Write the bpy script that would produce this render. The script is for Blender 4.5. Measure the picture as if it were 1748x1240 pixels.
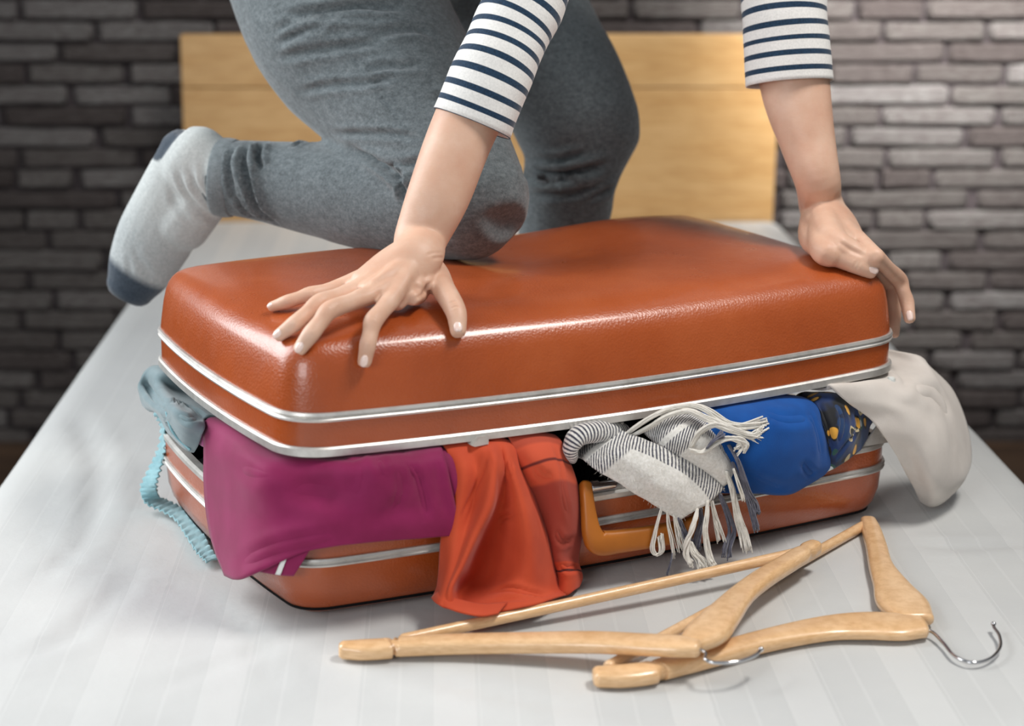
import bpy, bmesh, math, random
import numpy as np
from mathutils import Vector, Matrix, noise
C = bpy.context.scene.collection
for o in list(bpy.data.objects): bpy.data.objects.remove(o)
scene = bpy.context.scene
# ------------------------------------------------------------------ camera
FPX, CH, PPX, PPY = 3200.0, 0.72, 746.0, 620.0
TH = math.atan(850 / FPX)
cam = bpy.data.cameras.new('camera'); camo = bpy.data.objects.new('camera', cam); C.objects.link(camo)
camo.location = (0, 0, CH); camo.rotation_euler = (math.pi / 2 - TH, 0, 0)
cam.sensor_width = 36; cam.lens = FPX / 1748 * 36; cam.shift_x = (874 - PPX) / 1748
cam.clip_start = 0.05
cam.dof.use_dof = True; cam.dof.focus_distance = 1.98; cam.dof.aperture_fstop = 3.6
scene.camera = camo
# ------------------------------------------------------------------ world and lights
w = bpy.data.worlds.new('world'); scene.world = w; w.use_nodes = True
w.node_tree.nodes['Background'].inputs[0].default_value = (0.86, 0.93, 1.0, 1)
w.node_tree.nodes['Background'].inputs[1].default_value = 0.33
def area(name, loc, target, size, power, col=(1, 1, 1), sy=None, spread=180):
    l = bpy.data.lights.new(name, 'AREA'); l.size = size; l.energy = power; l.color = col
    if sy: l.shape = 'RECTANGLE'; l.size_y = sy
    l.spread = math.radians(spread)
    o = bpy.data.objects.new(name, l); C.objects.link(o); o.location = loc
    o.rotation_euler = (Vector(target) - Vector(loc)).to_track_quat('-Z', 'Y').to_euler()
    return o
area('window_light', (-1.9, 2.35, 1.25), (0.15, 1.35, 0.0), 1.7, 33, (0.95, 0.98, 1.0), 1.6, 120)
area('front_fill_light', (-1.25, -0.7, 1.05), (0.1, 2.0, 0.2), 1.1, 28, (0.97, 0.99, 1.0), 0.9)  # soft fill added from the front to lift upright faces, not a window
area('ceiling_light', (1.1, 1.65, 2.1), (0.35, 1.75, 0.2), 0.7, 11, (1.0, 0.96, 0.91), 0.4, 100)
area('wall_wash_fill', (0.45, 3.0, 1.9), (0.45, 4.0, 1.0), 1.0, 13, (1.0, 0.97, 0.94), 0.3, 110)  # added fill: brightens upper wall and headboard so the lid top reflects them
def spot(name, loc, target, power, angle, blend, col, r=0.1):
    l = bpy.data.lights.new(name, 'SPOT'); l.energy = power; l.spot_size = math.radians(angle)
    l.spot_blend = blend; l.color = col; l.shadow_soft_size = r
    o = bpy.data.objects.new(name, l); C.objects.link(o); o.location = loc
    o.rotation_euler = (Vector(target) - Vector(loc)).to_track_quat('-Z', 'Y').to_euler()
    return o
spot('wall_spot_light', (1.12, 3.0, 1.2), (1.08, 4.0, 0.50), 330, 56, 1.0, (1.0, 0.97, 0.94), 0.08)
scene.view_settings.view_transform = 'Standard'; scene.view_settings.look = 'None'
scene.view_settings.gamma = 1.0; scene.view_settings.exposure = 0.0
scene.view_settings.use_curve_mapping = False
# ------------------------------------------------------------------ helpers
def V3(*a): return Vector(a)
def ray(px, py):
    k = (py - PPY) / FPX
    return Vector(((px - PPX) / FPX, math.cos(TH) - k * math.sin(TH), -math.sin(TH) - k * math.cos(TH)))
CAMP = Vector((0, 0, CH))
def Y(px, py, y):
    r = ray(px, py); return CAMP + r * (y / r.y)
def G(px, py, z=0.0):
    r = ray(px, py); return CAMP + r * ((z - CH) / r.z)
def proj(p):
    d = p - CAMP; yc = d.y * math.sin(TH) + d.z * math.cos(TH); zc = d.y * math.cos(TH) - d.z * math.sin(TH)
    return PPX + FPX * d.x / zc, PPY - FPX * yc / zc
PH = math.radians(26); U = Vector((math.cos(PH), math.sin(PH), 0)); VV = Vector((-math.sin(PH), math.cos(PH), 0))
U0, U1, V0, V1 = 0.607, 1.362, 1.572, 2.022       # footprint of the case in its own axes
UC, VC, HU, HV = (U0 + U1) / 2, (V0 + V1) / 2, (U1 - U0) / 2, (V1 - V0) / 2
def UVZ(u, v, z): return U * u + VV * v + Vector((0, 0, z))
def sdf(p, r=0.052, bow=0.016):
    u = p.dot(U) - UC; v = p.dot(VV) - VC
    hu = HU + bow * (1 - (v / HV) ** 2) - bow; hv = HV + bow * (1 - (u / HU) ** 2) - bow
    qx = abs(u) - hu + r; qy = abs(v) - hv + r
    return math.hypot(max(qx, 0), max(qy, 0)) + min(max(qx, qy), 0) - r
def S(px, py, s=0.01, zmin=0.004):
    """ first point of the sight line that is s away from the case wall, else the bed """
    r = ray(px, py); t = 1.2 / r.y; best = None
    for i in range(400):
        p = CAMP + r * t; d = sdf(p) - s
        if best is None or abs(d) < best[0]: best = (abs(d), p)
        if p.z < zmin: return best[1] if best[0] < 0.02 and best[1].z > zmin else G(px, py, zmin)
        if d < 0.0003: return p
        t += max(d * 0.8, 0.0004)
        if t * r.y > 2.9: break
    return best[1]
def link(o, parent=None):
    C.objects.link(o)
    if parent is not None:
        o.parent = parent
        o.matrix_parent_inverse = Matrix.Identity(4)
        o.location = o.location - parent.location if not parent.parent else o.location - parent.location - parent.parent.location
    return o
def origin_to(o, p):
    """ give a mesh built in world coordinates an origin at p """
    me = o.data; me.transform(Matrix.Translation(-Vector(p))); o.location = Vector(p)
def obj(name, me, mat, parent=None, smooth=True, origin=None, auto=None):
    if isinstance(me, bmesh.types.BMesh):
        bm = me; me = bpy.data.meshes.new(name); bmesh.ops.recalc_face_normals(bm, faces=bm.faces); bm.to_mesh(me); bm.free()
    if mat: me.materials.append(mat)
    for p in me.polygons: p.use_smooth = smooth
    if auto is not None: me.set_sharp_from_angle(angle=math.radians(auto))
    o = bpy.data.objects.new(name, me)
    if origin is None:
        cs = [v.co for v in me.vertices]
        origin = Vector((sum(c.x for c in cs) / len(cs), sum(c.y for c in cs) / len(cs), min(c.z for c in cs)))
    origin_to(o, origin); link(o, parent)
    return o
def thing(name, label, cat, loc, group=None):
    o = bpy.data.objects.new(name, None); o.location = loc; C.objects.link(o); o.empty_display_size = 0.05
    o['label'] = label; o['category'] = cat
    if group: o['group'] = group
    return o
def tag(o, label, cat, group=None):
    o['label'] = label; o['category'] = cat
    if group: o['group'] = group
    return o
def box(bm, x0, x1, y0, y1, z0, z1, bev=0.0, seg=2):
    vs = bmesh.ops.create_cube(bm, size=1)['verts']
    for v in vs: v.co = Vector(((x0 + x1) / 2 + v.co.x * (x1 - x0), (y0 + y1) / 2 + v.co.y * (y1 - y0), (z0 + z1) / 2 + v.co.z * (z1 - z0)))
    if bev: bmesh.ops.bevel(bm, geom=list({e for v in vs for e in v.link_edges}), offset=bev, segments=seg, affect='EDGES', profile=0.5)
    return vs
def cr(P, t):
    """ Catmull-Rom through the list P, t from 0 to len-1 """
    n = len(P); i = min(int(t), n - 2); f = t - i
    p1, p2 = P[i], P[i + 1]; p0 = P[i - 1] if i > 0 else p1 * 2 - p2; p3 = P[i + 2] if i + 2 < n else p2 * 2 - p1
    return (p1 * 2 + (p2 - p0) * f + (p0 * 2 - p1 * 5 + p2 * 4 - p3) * f * f + (p1 * 3 - p0 - p2 * 3 + p3) * f ** 3) * 0.5
def tube(bm, pts, rads, n=16, sub=5, up=None, expo=2.0, cap=True, round_end=True):
    """ sweep an elliptic section through pts; rads are (across, along up) pairs or numbers """
    P = [Vector(p) for p in pts]; R = [Vector((r, r, 0)) if not hasattr(r, '__len__') else Vector((r[0], r[1], 0)) for r in rads]
    ups = None
    if up is not None: ups = [Vector(u) for u in up] if hasattr(up[0], '__len__') else [Vector(up)] * len(P)
    N = (len(P) - 1) * sub; cs = [cr(P, i / sub) for i in range(N + 1)]; rs = [cr(R, i / sub) for i in range(N + 1)]
    us = [cr(ups, i / sub) for i in range(N + 1)] if ups else None
    rings = []; last = None
    def frame(i):
        nonlocal last
        t = (cs[min(i + 1, N)] - cs[max(i - 1, 0)]).normalized()
        if us: b = us[i]
        elif last is None: b = Vector((0, 0, 1)) if abs(t.z) < 0.9 else Vector((0, 1, 0))
        else: b = last
        b = (b - t * b.dot(t)).normalized(); last = b; return t, t.cross(b).normalized(), b
    def ring(c, a, b, rx, ry):
        out = []
        for k in range(n):
            th = 2 * math.pi * k / n; cx, sx = math.cos(th), math.sin(th)
            cx = math.copysign(abs(cx) ** (2 / expo), cx); sx = math.copysign(abs(sx) ** (2 / expo), sx)
            out.append(bm.verts.new(c + a * (cx * rx) + b * (sx * ry)))
        return out
    for i in range(N + 1):
        t, a, b = frame(i); r = rs[i]; r = (max(r.x, 1e-4), max(r.y, 1e-4))
        if i == 0 and round_end:
            m = min(r)
            for q in (0.3, 0.66, 0.9): 
                rings.append(ring(cs[0] - t * m * (1 - q) * 0.9, a, b, r[0] * math.sin(math.acos(1 - q)), r[1] * math.sin(math.acos(1 - q))))
        rings.append(ring(cs[i], a, b, *r))
        if i == N and round_end:
            m = min(r)
            for q in (0.9, 0.66, 0.3):
                rings.append(ring(cs[N] + t * m * (1 - q) * 0.9, a, b, r[0] * math.sin(math.acos(1 - q)), r[1] * math.sin(math.acos(1 - q))))
    for A, B in zip(rings, rings[1:]):
        for k in range(n): bm.faces.new((A[k], A[(k + 1) % n], B[(k + 1) % n], B[k]))
    if cap: bm.faces.new(rings[0][::-1]); bm.faces.new(rings[-1])
    return rings
def union(bms, voxel, smooth=3, factor=0.5):
    """ one continuous closed surface around several closed meshes """
    me = bpy.data.meshes.new('tmp')
    bm = bmesh.new()
    for b in bms:
        m = bpy.data.meshes.new('t'); bmesh.ops.recalc_face_normals(b, faces=b.faces); b.to_mesh(m); b.free(); bm.from_mesh(m); bpy.data.meshes.remove(m)
    bm.to_mesh(me); bm.free()
    o = bpy.data.objects.new('tmp', me); C.objects.link(o)
    r = o.modifiers.new('r', 'REMESH'); r.mode = 'VOXEL'; r.voxel_size = voxel; r.adaptivity = 0
    s = o.modifiers.new('s', 'SMOOTH'); s.iterations = smooth; s.factor = factor
    dg = bpy.context.evaluated_depsgraph_get(); dg.update()
    out = bpy.data.meshes.new_from_object(o.evaluated_get(dg)); bpy.data.objects.remove(o)
    return out
def get_co(me):
    a = np.empty(len(me.vertices) * 3); me.vertices.foreach_get('co', a); return a.reshape(-1, 3)
def get_no(me):
    a = np.empty(len(me.vertices) * 3); me.vertices.foreach_get('normal', a); return a.reshape(-1, 3)
def set_co(me, a): me.vertices.foreach_set('co', a.ravel()); me.update()
def crease(me, path, width, depth, ridge=0.5):
    """ press a soft groove along a 3D path into a mesh, with raised shoulders """
    co = get_co(me); no = get_no(me); P = np.array([tuple(p) for p in path])
    dmin = np.full(len(co), 1e9); tt = np.zeros(len(co)); L = len(P) - 1
    for i in range(L):
        a, b = P[i], P[i + 1]; ab = b - a; t = np.clip(((co - a) @ ab) / (ab @ ab), 0, 1)
        d = np.linalg.norm(co - (a + t[:, None] * ab), axis=1); m = d < dmin; dmin[m] = d[m]; tt[m] = (i + t[m]) / L
    fade = np.clip(np.sin(np.pi * np.clip(tt, 0.02, 0.98)) * 1.6, 0, 1); x = dmin / width
    g = (-np.exp(-x * x) + ridge * np.exp(-((x - 1.9) ** 2) / 0.8)) * depth * fade
    g[dmin > width * 5] = 0
    set_co(me, co + no * g[:, None])
def thicken(bm, th):
    """ give an open surface a back side and edges """
    bm.normal_update(); bm.verts.index_update(); L = bm.loops.layers.uv.active; fs = bm.faces[:]; be = [e for e in bm.edges if len(e.link_faces) == 1]
    bk = {v: bm.verts.new(v.co - v.normal * th) for v in bm.verts[:]}
    def add(vs, src):
        f = bm.faces.new(vs)
        if L:
            for l, q in zip(f.loops, src): l[L].uv = q
    for f in fs: add([bk[l.vert] for l in reversed(f.loops)], [l[L].uv.copy() if L else None for l in reversed(f.loops)])
    for e in be:
        l = e.link_loops[0]; a, b = l.vert, l.link_loop_next.vert; ua, ub = (l[L].uv.copy(), l.link_loop_next[L].uv.copy()) if L else (None, None)
        add([b, a, bk[a], bk[b]], [ub, ua, ua, ub])
    bm.normal_update()
def patch(rows, su=6, sv=6, thick=0.002, wave=None):
    """ smooth cloth through a grid of points, with real thickness """
    A = [[Vector(p) for p in r] for r in rows]
    nr, nc = len(A), len(A[0]); NR, NC = (nr - 1) * su, (nc - 1) * sv
    mid = [[cr(r, j / sv) for j in range(NC + 1)] for r in A]
    pts = [[cr([mid[k][j] for k in range(nr)], i / su) for j in range(NC + 1)] for i in range(NR + 1)]
    bm = bmesh.new(); uvl = bm.loops.layers.uv.new('UVMap')
    vs = [[bm.verts.new(p) for p in r] for r in pts]; uvd = {}
    for i in range(NR + 1):
        for j in range(NC + 1): uvd[vs[i][j]] = (j / NC, i / NR)
    fs = [bm.faces.new((vs[i][j], vs[i][j + 1], vs[i + 1][j + 1], vs[i + 1][j])) for i in range(NR) for j in range(NC)]
    for f in fs:
        for l in f.loops: l[uvl].uv = uvd[l.vert]
    bm.normal_update()
    if wave:
        new = {v: v.co + v.normal * wave(v.co, *uvd[v]) for v in bm.verts}
        for v, c in new.items(): v.co = c
        bm.normal_update()
    if thick: thicken(bm, thick)
    me = bpy.data.meshes.new('cloth'); bm.to_mesh(me); bm.free(); return me
# ------------------------------------------------------------------ materials
def lin(h):
    h = [int(h[i:i + 2], 16) / 255 for i in (0, 2, 4)]
    return tuple([(c / 12.92 if c <= 0.04045 else ((c + 0.055) / 1.055) ** 2.4) for c in h] + [1])
class NT:
    def __init__(s, name, rough=0.6, metal=0.0, **kw):
        s.m = bpy.data.materials.new(name); s.m.use_nodes = True; s.t = s.m.node_tree; s.n = s.t.nodes
        s.b = s.n['Principled BSDF']; s.b.inputs['Roughness'].default_value = rough; s.b.inputs['Metallic'].default_value = metal
        for k, v in kw.items(): s.b.inputs[k.replace('_', ' ')].default_value = v
        s.co = s.n.new('ShaderNodeTexCoord')
    def link(s, a, b): s.t.links.new(a, b)
    def map(s, scale=(1, 1, 1), rot=(0, 0, 0), src='Object'):
        m = s.n.new('ShaderNodeMapping'); m.inputs['Scale'].default_value = scale; m.inputs['Rotation'].default_value = rot
        s.link(s.co.outputs[src], m.inputs[0]); return m.outputs[0]
    def noise(s, vec, scale, detail=4, rough=0.5):
        m = s.n.new('ShaderNodeTexNoise'); m.inputs['Scale'].default_value = scale; m.inputs['Detail'].default_value = detail
        m.inputs['Roughness'].default_value = rough; s.link(vec, m.inputs['Vector']); return m.outputs['Fac']
    def ramp(s, fac, stops, interp='LINEAR'):
        m = s.n.new('ShaderNodeValToRGB'); e = m.color_ramp.elements; m.color_ramp.interpolation = interp
        while len(e) > 1: e.remove(e[0])
        e[0].position = stops[0][0]; e[0].color = stops[0][1]
        for p, c in stops[1:]: x = e.new(p); x.color = c
        s.link(fac, m.inputs[0]); return m.outputs[0]
    def mix(s, fac, a, b, mode='MIX'):
        m = s.n.new('ShaderNodeMix'); m.data_type = 'RGBA'; m.blend_type = mode
        for i, x in ((0, fac), (6, a), (7, b)):
            if isinstance(x, (int, float)): m.inputs[i].default_value = x
            elif isinstance(x, tuple): m.inputs[i].default_value = x
            else: s.link(x, m.inputs[i])
        return m.outputs[2]
    def math(s, op, a, b=0.0, c=0.0):
        m = s.n.new('ShaderNodeMath'); m.operation = op
        for i, x in enumerate((a, b, c)):
            if isinstance(x, (int, float)): m.inputs[i].default_value = x
            else: s.link(x, m.inputs[i])
        return m.outputs[0]
    def xyz(s, vec):
        m = s.n.new('ShaderNodeSeparateXYZ'); s.link(vec, m.inputs[0]); return m.outputs
    def bump(s, h, strength=0.3, dist=0.001, prev=None):
        m = s.n.new('ShaderNodeBump'); m.inputs['Strength'].default_value = strength; m.inputs['Distance'].default_value = dist
        s.link(h, m.inputs['Height'])
        if prev is not None: s.link(prev, m.inputs['Normal'])
        s.link(m.outputs[0], s.b.inputs['Normal']); return m.outputs[0]
    def color(s, c):
        if isinstance(c, tuple): s.b.inputs['Base Color'].default_value = c
        else: s.link(c, s.b.inputs['Base Color'])
def fabric(name, c0, c1, scale=60, rough=0.9, weave=900, sheen=0.3, bump=0.25):
    m = NT(name, rough, Sheen_Weight=sheen, Specular_IOR_Level=0.2)
    v = m.map(); n = m.noise(v, scale, 5, 0.6)
    m.color(m.ramp(n, [(0.3, lin(c0)), (0.7, lin(c1))]))
    m.bump(m.noise(v, weave, 2, 0.6), bump, 0.0006); return m.m
# ------------------------------------------------------------------ setting materials
def mat_brick():
    m = NT('brick', 0.75)
    v = m.map(); oi = m.n.new('ShaderNodeObjectInfo')
    add = m.n.new('ShaderNodeVectorMath'); add.operation = 'ADD'; m.link(v, add.inputs[0])
    sc = m.n.new('ShaderNodeVectorMath'); sc.operation = 'SCALE'; m.link(oi.outputs['Location'], sc.inputs[0]); sc.inputs['Scale'].default_value = 3.1
    m.link(sc.outputs[0], add.inputs[1]); mp = m.n.new('ShaderNodeMapping'); mp.inputs['Scale'].default_value = (0.5, 1, 1.6); m.link(add.outputs[0], mp.inputs[0])
    n = m.noise(mp.outputs[0], 14, 6, 0.6)
    base = m.ramp(n, [(0.30, lin('463e3e')), (0.46, lin('6f6867')), (0.66, lin('979895'))])
    tint = m.ramp(oi.outputs['Random'], [(0.0, lin('a09492')), (0.5, lin('cfcbc8')), (1.0, lin('ffffff'))])
    m.color(m.mix(1.0, base, tint, 'MULTIPLY'))
    m.bump(m.noise(mp.outputs[0], 70, 5, 0.65), 0.6, 0.003); return m.m
M_BRICK = mat_brick()
mm = NT('mortar', 0.95); mm.color(mm.ramp(mm.noise(mm.map(), 25, 5), [(0.3, lin('2a2526')), (0.7, lin('4a4244'))])); mm.bump(mm.noise(mm.map(), 120, 4), 0.6, 0.003); M_MORTAR = mm.m
def mat_wood(name, dark, light, scale=(1, 1, 14), rough=0.4, coat=0.0, nscale=3, cont=(0.35, 0.65)):
    m = NT(name, rough, Coat_Weight=coat, Coat_Roughness=0.15)
    v = m.map(scale); n = m.noise(v, nscale, 6, 0.55); n2 = m.noise(v, nscale * 5, 4, 0.6)
    c = m.ramp(n, [(cont[0], lin(dark)), (cont[1], lin(light))]); c2 = m.ramp(n2, [(0.35, lin('dccdb8')), (0.6, lin('ffffff'))])
    m.color(m.mix(0.5, c, c2, 'MULTIPLY')); m.bump(n2, 0.08, 0.0008); return m.m
M_BOARD = mat_wood('headboard_veneer', 'cca067', 'd8b079', (1.2, 1, 9), 0.45, 0.1, 3)
def mat_sheet():
    m = NT('bed_sheet', 0.75, Sheen_Weight=0.2, Specular_IOR_Level=0.3)
    v = m.map(); x = m.xyz(v)
    sx = m.math('FRACT', m.math('MULTIPLY', x[0], 1 / 0.105))
    band = m.ramp(sx, [(0.0, (1, 1, 1, 1)), (0.33, (0, 0, 0, 1)), (0.36, (0.9, 0.9, 0.9, 1)), (0.375, (0, 0, 0, 1)), (0.66, (0.5, 0.5, 0.5, 1)), (0.69, (0, 0, 0, 1)), (0.97, (1, 1, 1, 1))], 'CONSTANT')
    n = m.noise(v, 5, 4); c = m.ramp(n, [(0.3, lin('b9bab9')), (0.7, lin('c3c4c2'))])
    c = m.mix(m.math('MULTIPLY', band, 0.22), c, lin('e2e3e1')); m.color(c)
    rr = m.ramp(band, [(0, (0.8, 0.8, 0.8, 1)), (1, (0.5, 0.5, 0.5, 1))]); m.link(rr, m.b.inputs['Roughness'])
    b1 = m.bump(m.noise(v, 500, 2), 0.12, 0.0005); m.bump(m.noise(v, 14, 5, 0.55), 0.35, 0.006, b1); return m.m
M_SHEET = mat_sheet()
mf = NT('wood_floor', 0.5); mf.color(mf.ramp(mf.noise(mf.map((1, 8, 1)), 4, 5), [(0.3, lin('3a2c22')), (0.7, lin('5a4534'))])); M_FLOOR = mf.m
mp_ = NT('wall_plaster', 0.85); mp_.color(mp_.ramp(mp_.noise(mp_.map(), 8, 4), [(0.3, lin('a8a49e')), (0.7, lin('b4b0aa'))])); M_PLASTER = mp_.m
mp2 = NT('mattress_ticking', 0.9); mp2.color(mp2.ramp(mp2.noise(mp2.map(), 30, 3), [(0.3, lin('d8d8d4')), (0.7, lin('e4e4e0'))])); M_TICK = mp2.m
WALLY, FL = 4.0, -0.52
def struct(name, bm, mat, origin=None):
    o = obj(name, bm, mat, None, False, origin); o['kind'] = 'structure'; return o
b = bmesh.new(); box(b, -3.2, 3.6, -1.6, WALLY + 0.1, FL - 0.1, FL); struct('floor', b, M_FLOOR)
b = bmesh.new(); box(b, -3.2, 3.6, WALLY, WALLY + 0.15, FL, 2.5); wall = struct('wall_back', b, M_MORTAR)
b = bmesh.new(); box(b, -3.35, -3.2, -1.6, WALLY + 0.15, FL, 2.5); struct('wall_left', b, M_PLASTER)
b = bmesh.new(); box(b, 3.6, 3.75, -1.6, WALLY + 0.15, FL, 2.5); struct('wall_right', b, M_PLASTER)
# ------------------------------------------------------------------ bricks
def brick_mesh(seed):
    R = random.Random(seed); b = bmesh.new()
    xs = [-0.5, -0.46, -0.2, 0.15, 0.46, 0.5]; zs = [-0.5, -0.38, 0.38, 0.5]; g = {}
    for i, x in enumerate(xs):
        for k, z in enumerate(zs):
            edge = (i in (0, 5)) + (k in (0, 3)); y = -0.5 + (0.55 if edge else 0) + (0.25 if edge == 2 else 0) + R.uniform(-0.22, 0.22)
            g[i, k] = b.verts.new((x * (0.985 if k in (0, 3) else 1) + R.uniform(-.008, .008), y, z * (0.93 if i in (0, 5) else 1) + R.uniform(-.045, .045)))
    for i in range(5):
        for k in range(3): b.faces.new((g[i, k], g[i + 1, k], g[i + 1, k + 1], g[i, k + 1]))
    rim = [g[i, 0] for i in range(6)] + [g[5, 1], g[5, 2]] + [g[i, 3] for i in range(5, -1, -1)] + [g[0, 2], g[0, 1]]
    bk = [b.verts.new((v.co.x, 0.9, v.co.z)) for v in rim]
    for i in range(len(rim)): b.faces.new((rim[i], rim[(i + 1) % len(rim)], bk[(i + 1) % len(rim)], bk[i]))
    me = bpy.data.meshes.new('brick'); bmesh.ops.recalc_face_normals(b, faces=b.faces); b.to_mesh(me); b.free()
    me.materials.append(M_BRICK)
    for p in me.polygons: p.use_smooth = True
    me.set_sharp_from_angle(angle=math.radians(50)); return me
BM = [brick_mesh(i) for i in range(10)]
RH = 0.0448; ZT = Y(874, 16, WALLY).z
known = {0: [(0, 50), (60, 248), (258, 420), (985, 1063), (1070, 1247), (1256, 1436), (1443, 1549), (1555, 1727), (1736, 1830)],
 1: [(-60, 174), (184, 376), (1000, 1175), (1183, 1330), (1336, 1482), (1490, 1653), (1662, 1820)], 2: [(-60, 113), (121, 312), (1380, 1590), (1597, 1790)],
 3: [(-80, 56), (65, 221), (236, 330), (1400, 1539), (1546, 1688), (1697, 1800)], 4: [(-70, 127), (140, 300), (1370, 1601), (1609, 1820)],
 5: [(-120, 9), (20, 224), (235, 340), (1400, 1486), (1494, 1682), (1694, 1830)], 6: [(-60, 169), (184, 330), (1340, 1433), (1444, 1629), (1643, 1800)],
 7: [(-110, 36), (46, 240), (250, 360), (1360, 1499), (1509, 1685), (1699, 1830)], 8: [(-110, 29), (38, 128), (143, 330), (1340, 1412), (1420, 1489), (1497, 1580), (1590, 1790)],
 9: [(-60, 200), (211, 340), (1330, 1432), (1440, 1645), (1664, 1800)], 10: [(-90, 41), (49, 133), (142, 300), (1330, 1425), (1432, 1486), (1494, 1574), (1582, 1790)],
 11: [(-80, 78), (88, 255), (1330, 1466), (1475, 1668), (1680, 1800)], 12: [(-60, 172), (182, 330), (1350, 1508), (1518, 1608), (1623, 1790)],
 13: [(-90, 40), (50, 214), (1400, 1540), (1550, 1688), (1698, 1830)], 14: [(-80, 82), (92, 230), (1460, 1618), (1630, 1790)], 15: [(-90, 24), (34, 190), (1500, 1560), (1568, 1712), (1722, 1850)],
 16: [(-40, 88), (98, 200), (1480, 1652), (1670, 1830)], 17: [(-90, 110), (120, 230), (1500, 1596), (1606, 1748), (1758, 1850)], 18: [(-60, 45), (56, 180), (1540, 1638), (1652, 1830)]}
R = random.Random(4); rows = {}
kx = lambda px: Y(px, 400, WALLY).x
stuff = bmesh.new(); nb = 0
def brick_at(xc, zc, wd, ht, dz):
    global nb
    o = bpy.data.objects.new('brick', R.choice(BM)); nb += 1
    o.scale = (wd * R.choice((1, -1)), 0.014 + R.uniform(-.003, .006), ht); C.objects.link(o); o.parent = wall
    o.location = Vector((xc, WALLY - 0.006 + R.uniform(-.003, .002), zc)) - wall.location; o.rotation_euler = (0, R.uniform(-.008, .008), 0)
def stuff_at(x0, x1, z, ht):
    box(stuff, x0, x1, WALLY - 0.013, WALLY + 0.01, z - ht / 2, z + ht / 2, 0.004, 1)
for r in range(-36, 28):
    z = ZT - r * RH; py = 16 + r * 35.8; ht = RH * 0.84
    spans = [(kx(a), kx(c)) for a, c in known.get(r, [])]
    vis = 0 <= r <= 25
    if vis:
        if r in known: 
            for a, c in spans: brick_at((a + c) / 2, z, c - a, ht + R.uniform(-.002, .003), 0)
            lo, hi = spans[0][0], spans[-1][1]
        else:
            def run(x, end):
                while x < end: l = R.uniform(0.11, 0.25); brick_at(x + l / 2, z, l - 0.012, ht, 0); x += l
                return x
            lo = kx(-60) + R.uniform(-.08, 0); m1 = run(lo, kx(260 - max(0, (r - 12)) * 22)); lo2 = kx(1520 + (r - 18) * 30) - R.uniform(0, .1); hi = run(lo2, kx(1830)); spans = [(lo, m1), (lo2, hi)]
    else: lo = hi = 0.0 + R.uniform(-.1, .1)
    def fill(a, c):
        x = a
        while x < c - 0.03:
            l = min(R.uniform(0.12, 0.25), c - x); stuff_at(x + 0.006, x + l - 0.006, z, ht); x += l
    fill(-3.1, lo); fill(hi, 3.5)
    if vis:
        for (a, c), (d, e) in zip(spans, spans[1:]):
            if d - c > 0.06: fill(c, d)
o = obj('brick', stuff, M_BRICK, wall, False); o['kind'] = 'stuff'
print('bricks', nb)
# ------------------------------------------------------------------ bed
BX0, BX1, BY0, BY1 = -0.545, 0.732, -0.35, 3.86
def sheet_z(x, y):
    n = noise.noise(Vector((x * 2.2, y * 2.0, 3))) * 0.004 + noise.noise(Vector((x * 7, y * 4, 9))) * 0.0016
    k = min(max(sdf(Vector((x, y, 0))) / 0.05, 0), 1) if 1.3 < y < 2.7 else 1
    return n * k - 0.0006 * (1 - k)
bed = thing('bed', 'double bed dressed in a white striped sheet under the open suitcase', 'bed', ((BX0 + BX1) / 2, (BY0 + BY1) / 2, FL))
b = bmesh.new(); nx, ny = 150, 300; gx = []
rr = 0.045; W2 = (BX1 - BX0) / 2; XC = (BX0 + BX1) / 2
def prof(s):           # cross profile: s is the arc coordinate from the centre line
    a = abs(s); sg = 1 if s >= 0 else -1; e = W2 - rr
    if a < e: return XC + s, 0.0
    a2 = a - e
    if a2 < rr * math.pi / 2: th = a2 / rr; return XC + sg * (e + rr * math.sin(th)), -rr * (1 - math.cos(th))
    d = a2 - rr * math.pi / 2; return XC + sg * (W2 + d * 0.06), -rr - d
smax = W2 - rr + rr * math.pi / 2 + 0.42; vs = []
for j in range(ny + 1):
    y = BY0 + (BY1 - BY0) * j / ny; row = []
    for i in range(nx + 1):
        s = -smax + 2 * smax * i / nx; x, z = prof(s); ov = max(0, abs(s) - W2) / 0.3
        p = Vector((x, y, z + sheet_z(x, y) * (1 - min(ov, 1))))
        if ov > 0: p.x += math.copysign(1, s) * min(ov, 1) * (0.012 * math.sin(y * 19 + 2 * math.sin(y * 5)) + 0.01)
        row.append(b.verts.new(p))
    vs.append(row)
for j in range(ny):
    for i in range(nx): b.faces.new((vs[j][i], vs[j][i + 1], vs[j + 1][i + 1], vs[j + 1][i]))
ys = Y(560, 950, 1.0)
sheet = obj('bed_sheet', b, M_SHEET, bed, True, (0, 0, 0))
for path, wd, dp in [([(30, 900), (120, 960), (250, 985), (330, 1010)], .008, .0022), ([(150, 780), (230, 880), (262, 880), (256, 930), (225, 985), (200, 1030)], .003, .0018), ([(20, 1130), (120, 1090), (210, 1000), (230, 960)], .012, .003),
                     ([(60, 1000), (140, 930), (190, 820)], .012, .003), ([(330, 1010), (430, 1080), (480, 1190)], .01, .002), ([(130, 700), (170, 800), (150, 900)], .014, .004), ([(1000, 1200), (1100, 1225), (1300, 1210)], .01, .002),
                     ([(1250, 1050), (1500, 1035), (1740, 1050)], .004, .0012), ([(1560, 930), (1650, 935), (1748, 925)], .012, .003), ([(700, 1150), (820, 1180), (990, 1215)], .012, .002), ([(250, 1180), (400, 1130), (520, 1075)], .012, .002)]:
    crease(sheet.data, [G(*q, 0) for q in path], wd, dp, 0.7)
b = bmesh.new(); box(b, BX0 + 0.02, BX1 - 0.02, BY0 + 0.02, BY1 - 0.01, -0.26, -0.010, 0.04, 4); obj('mattress', b, M_TICK, bed)
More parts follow.
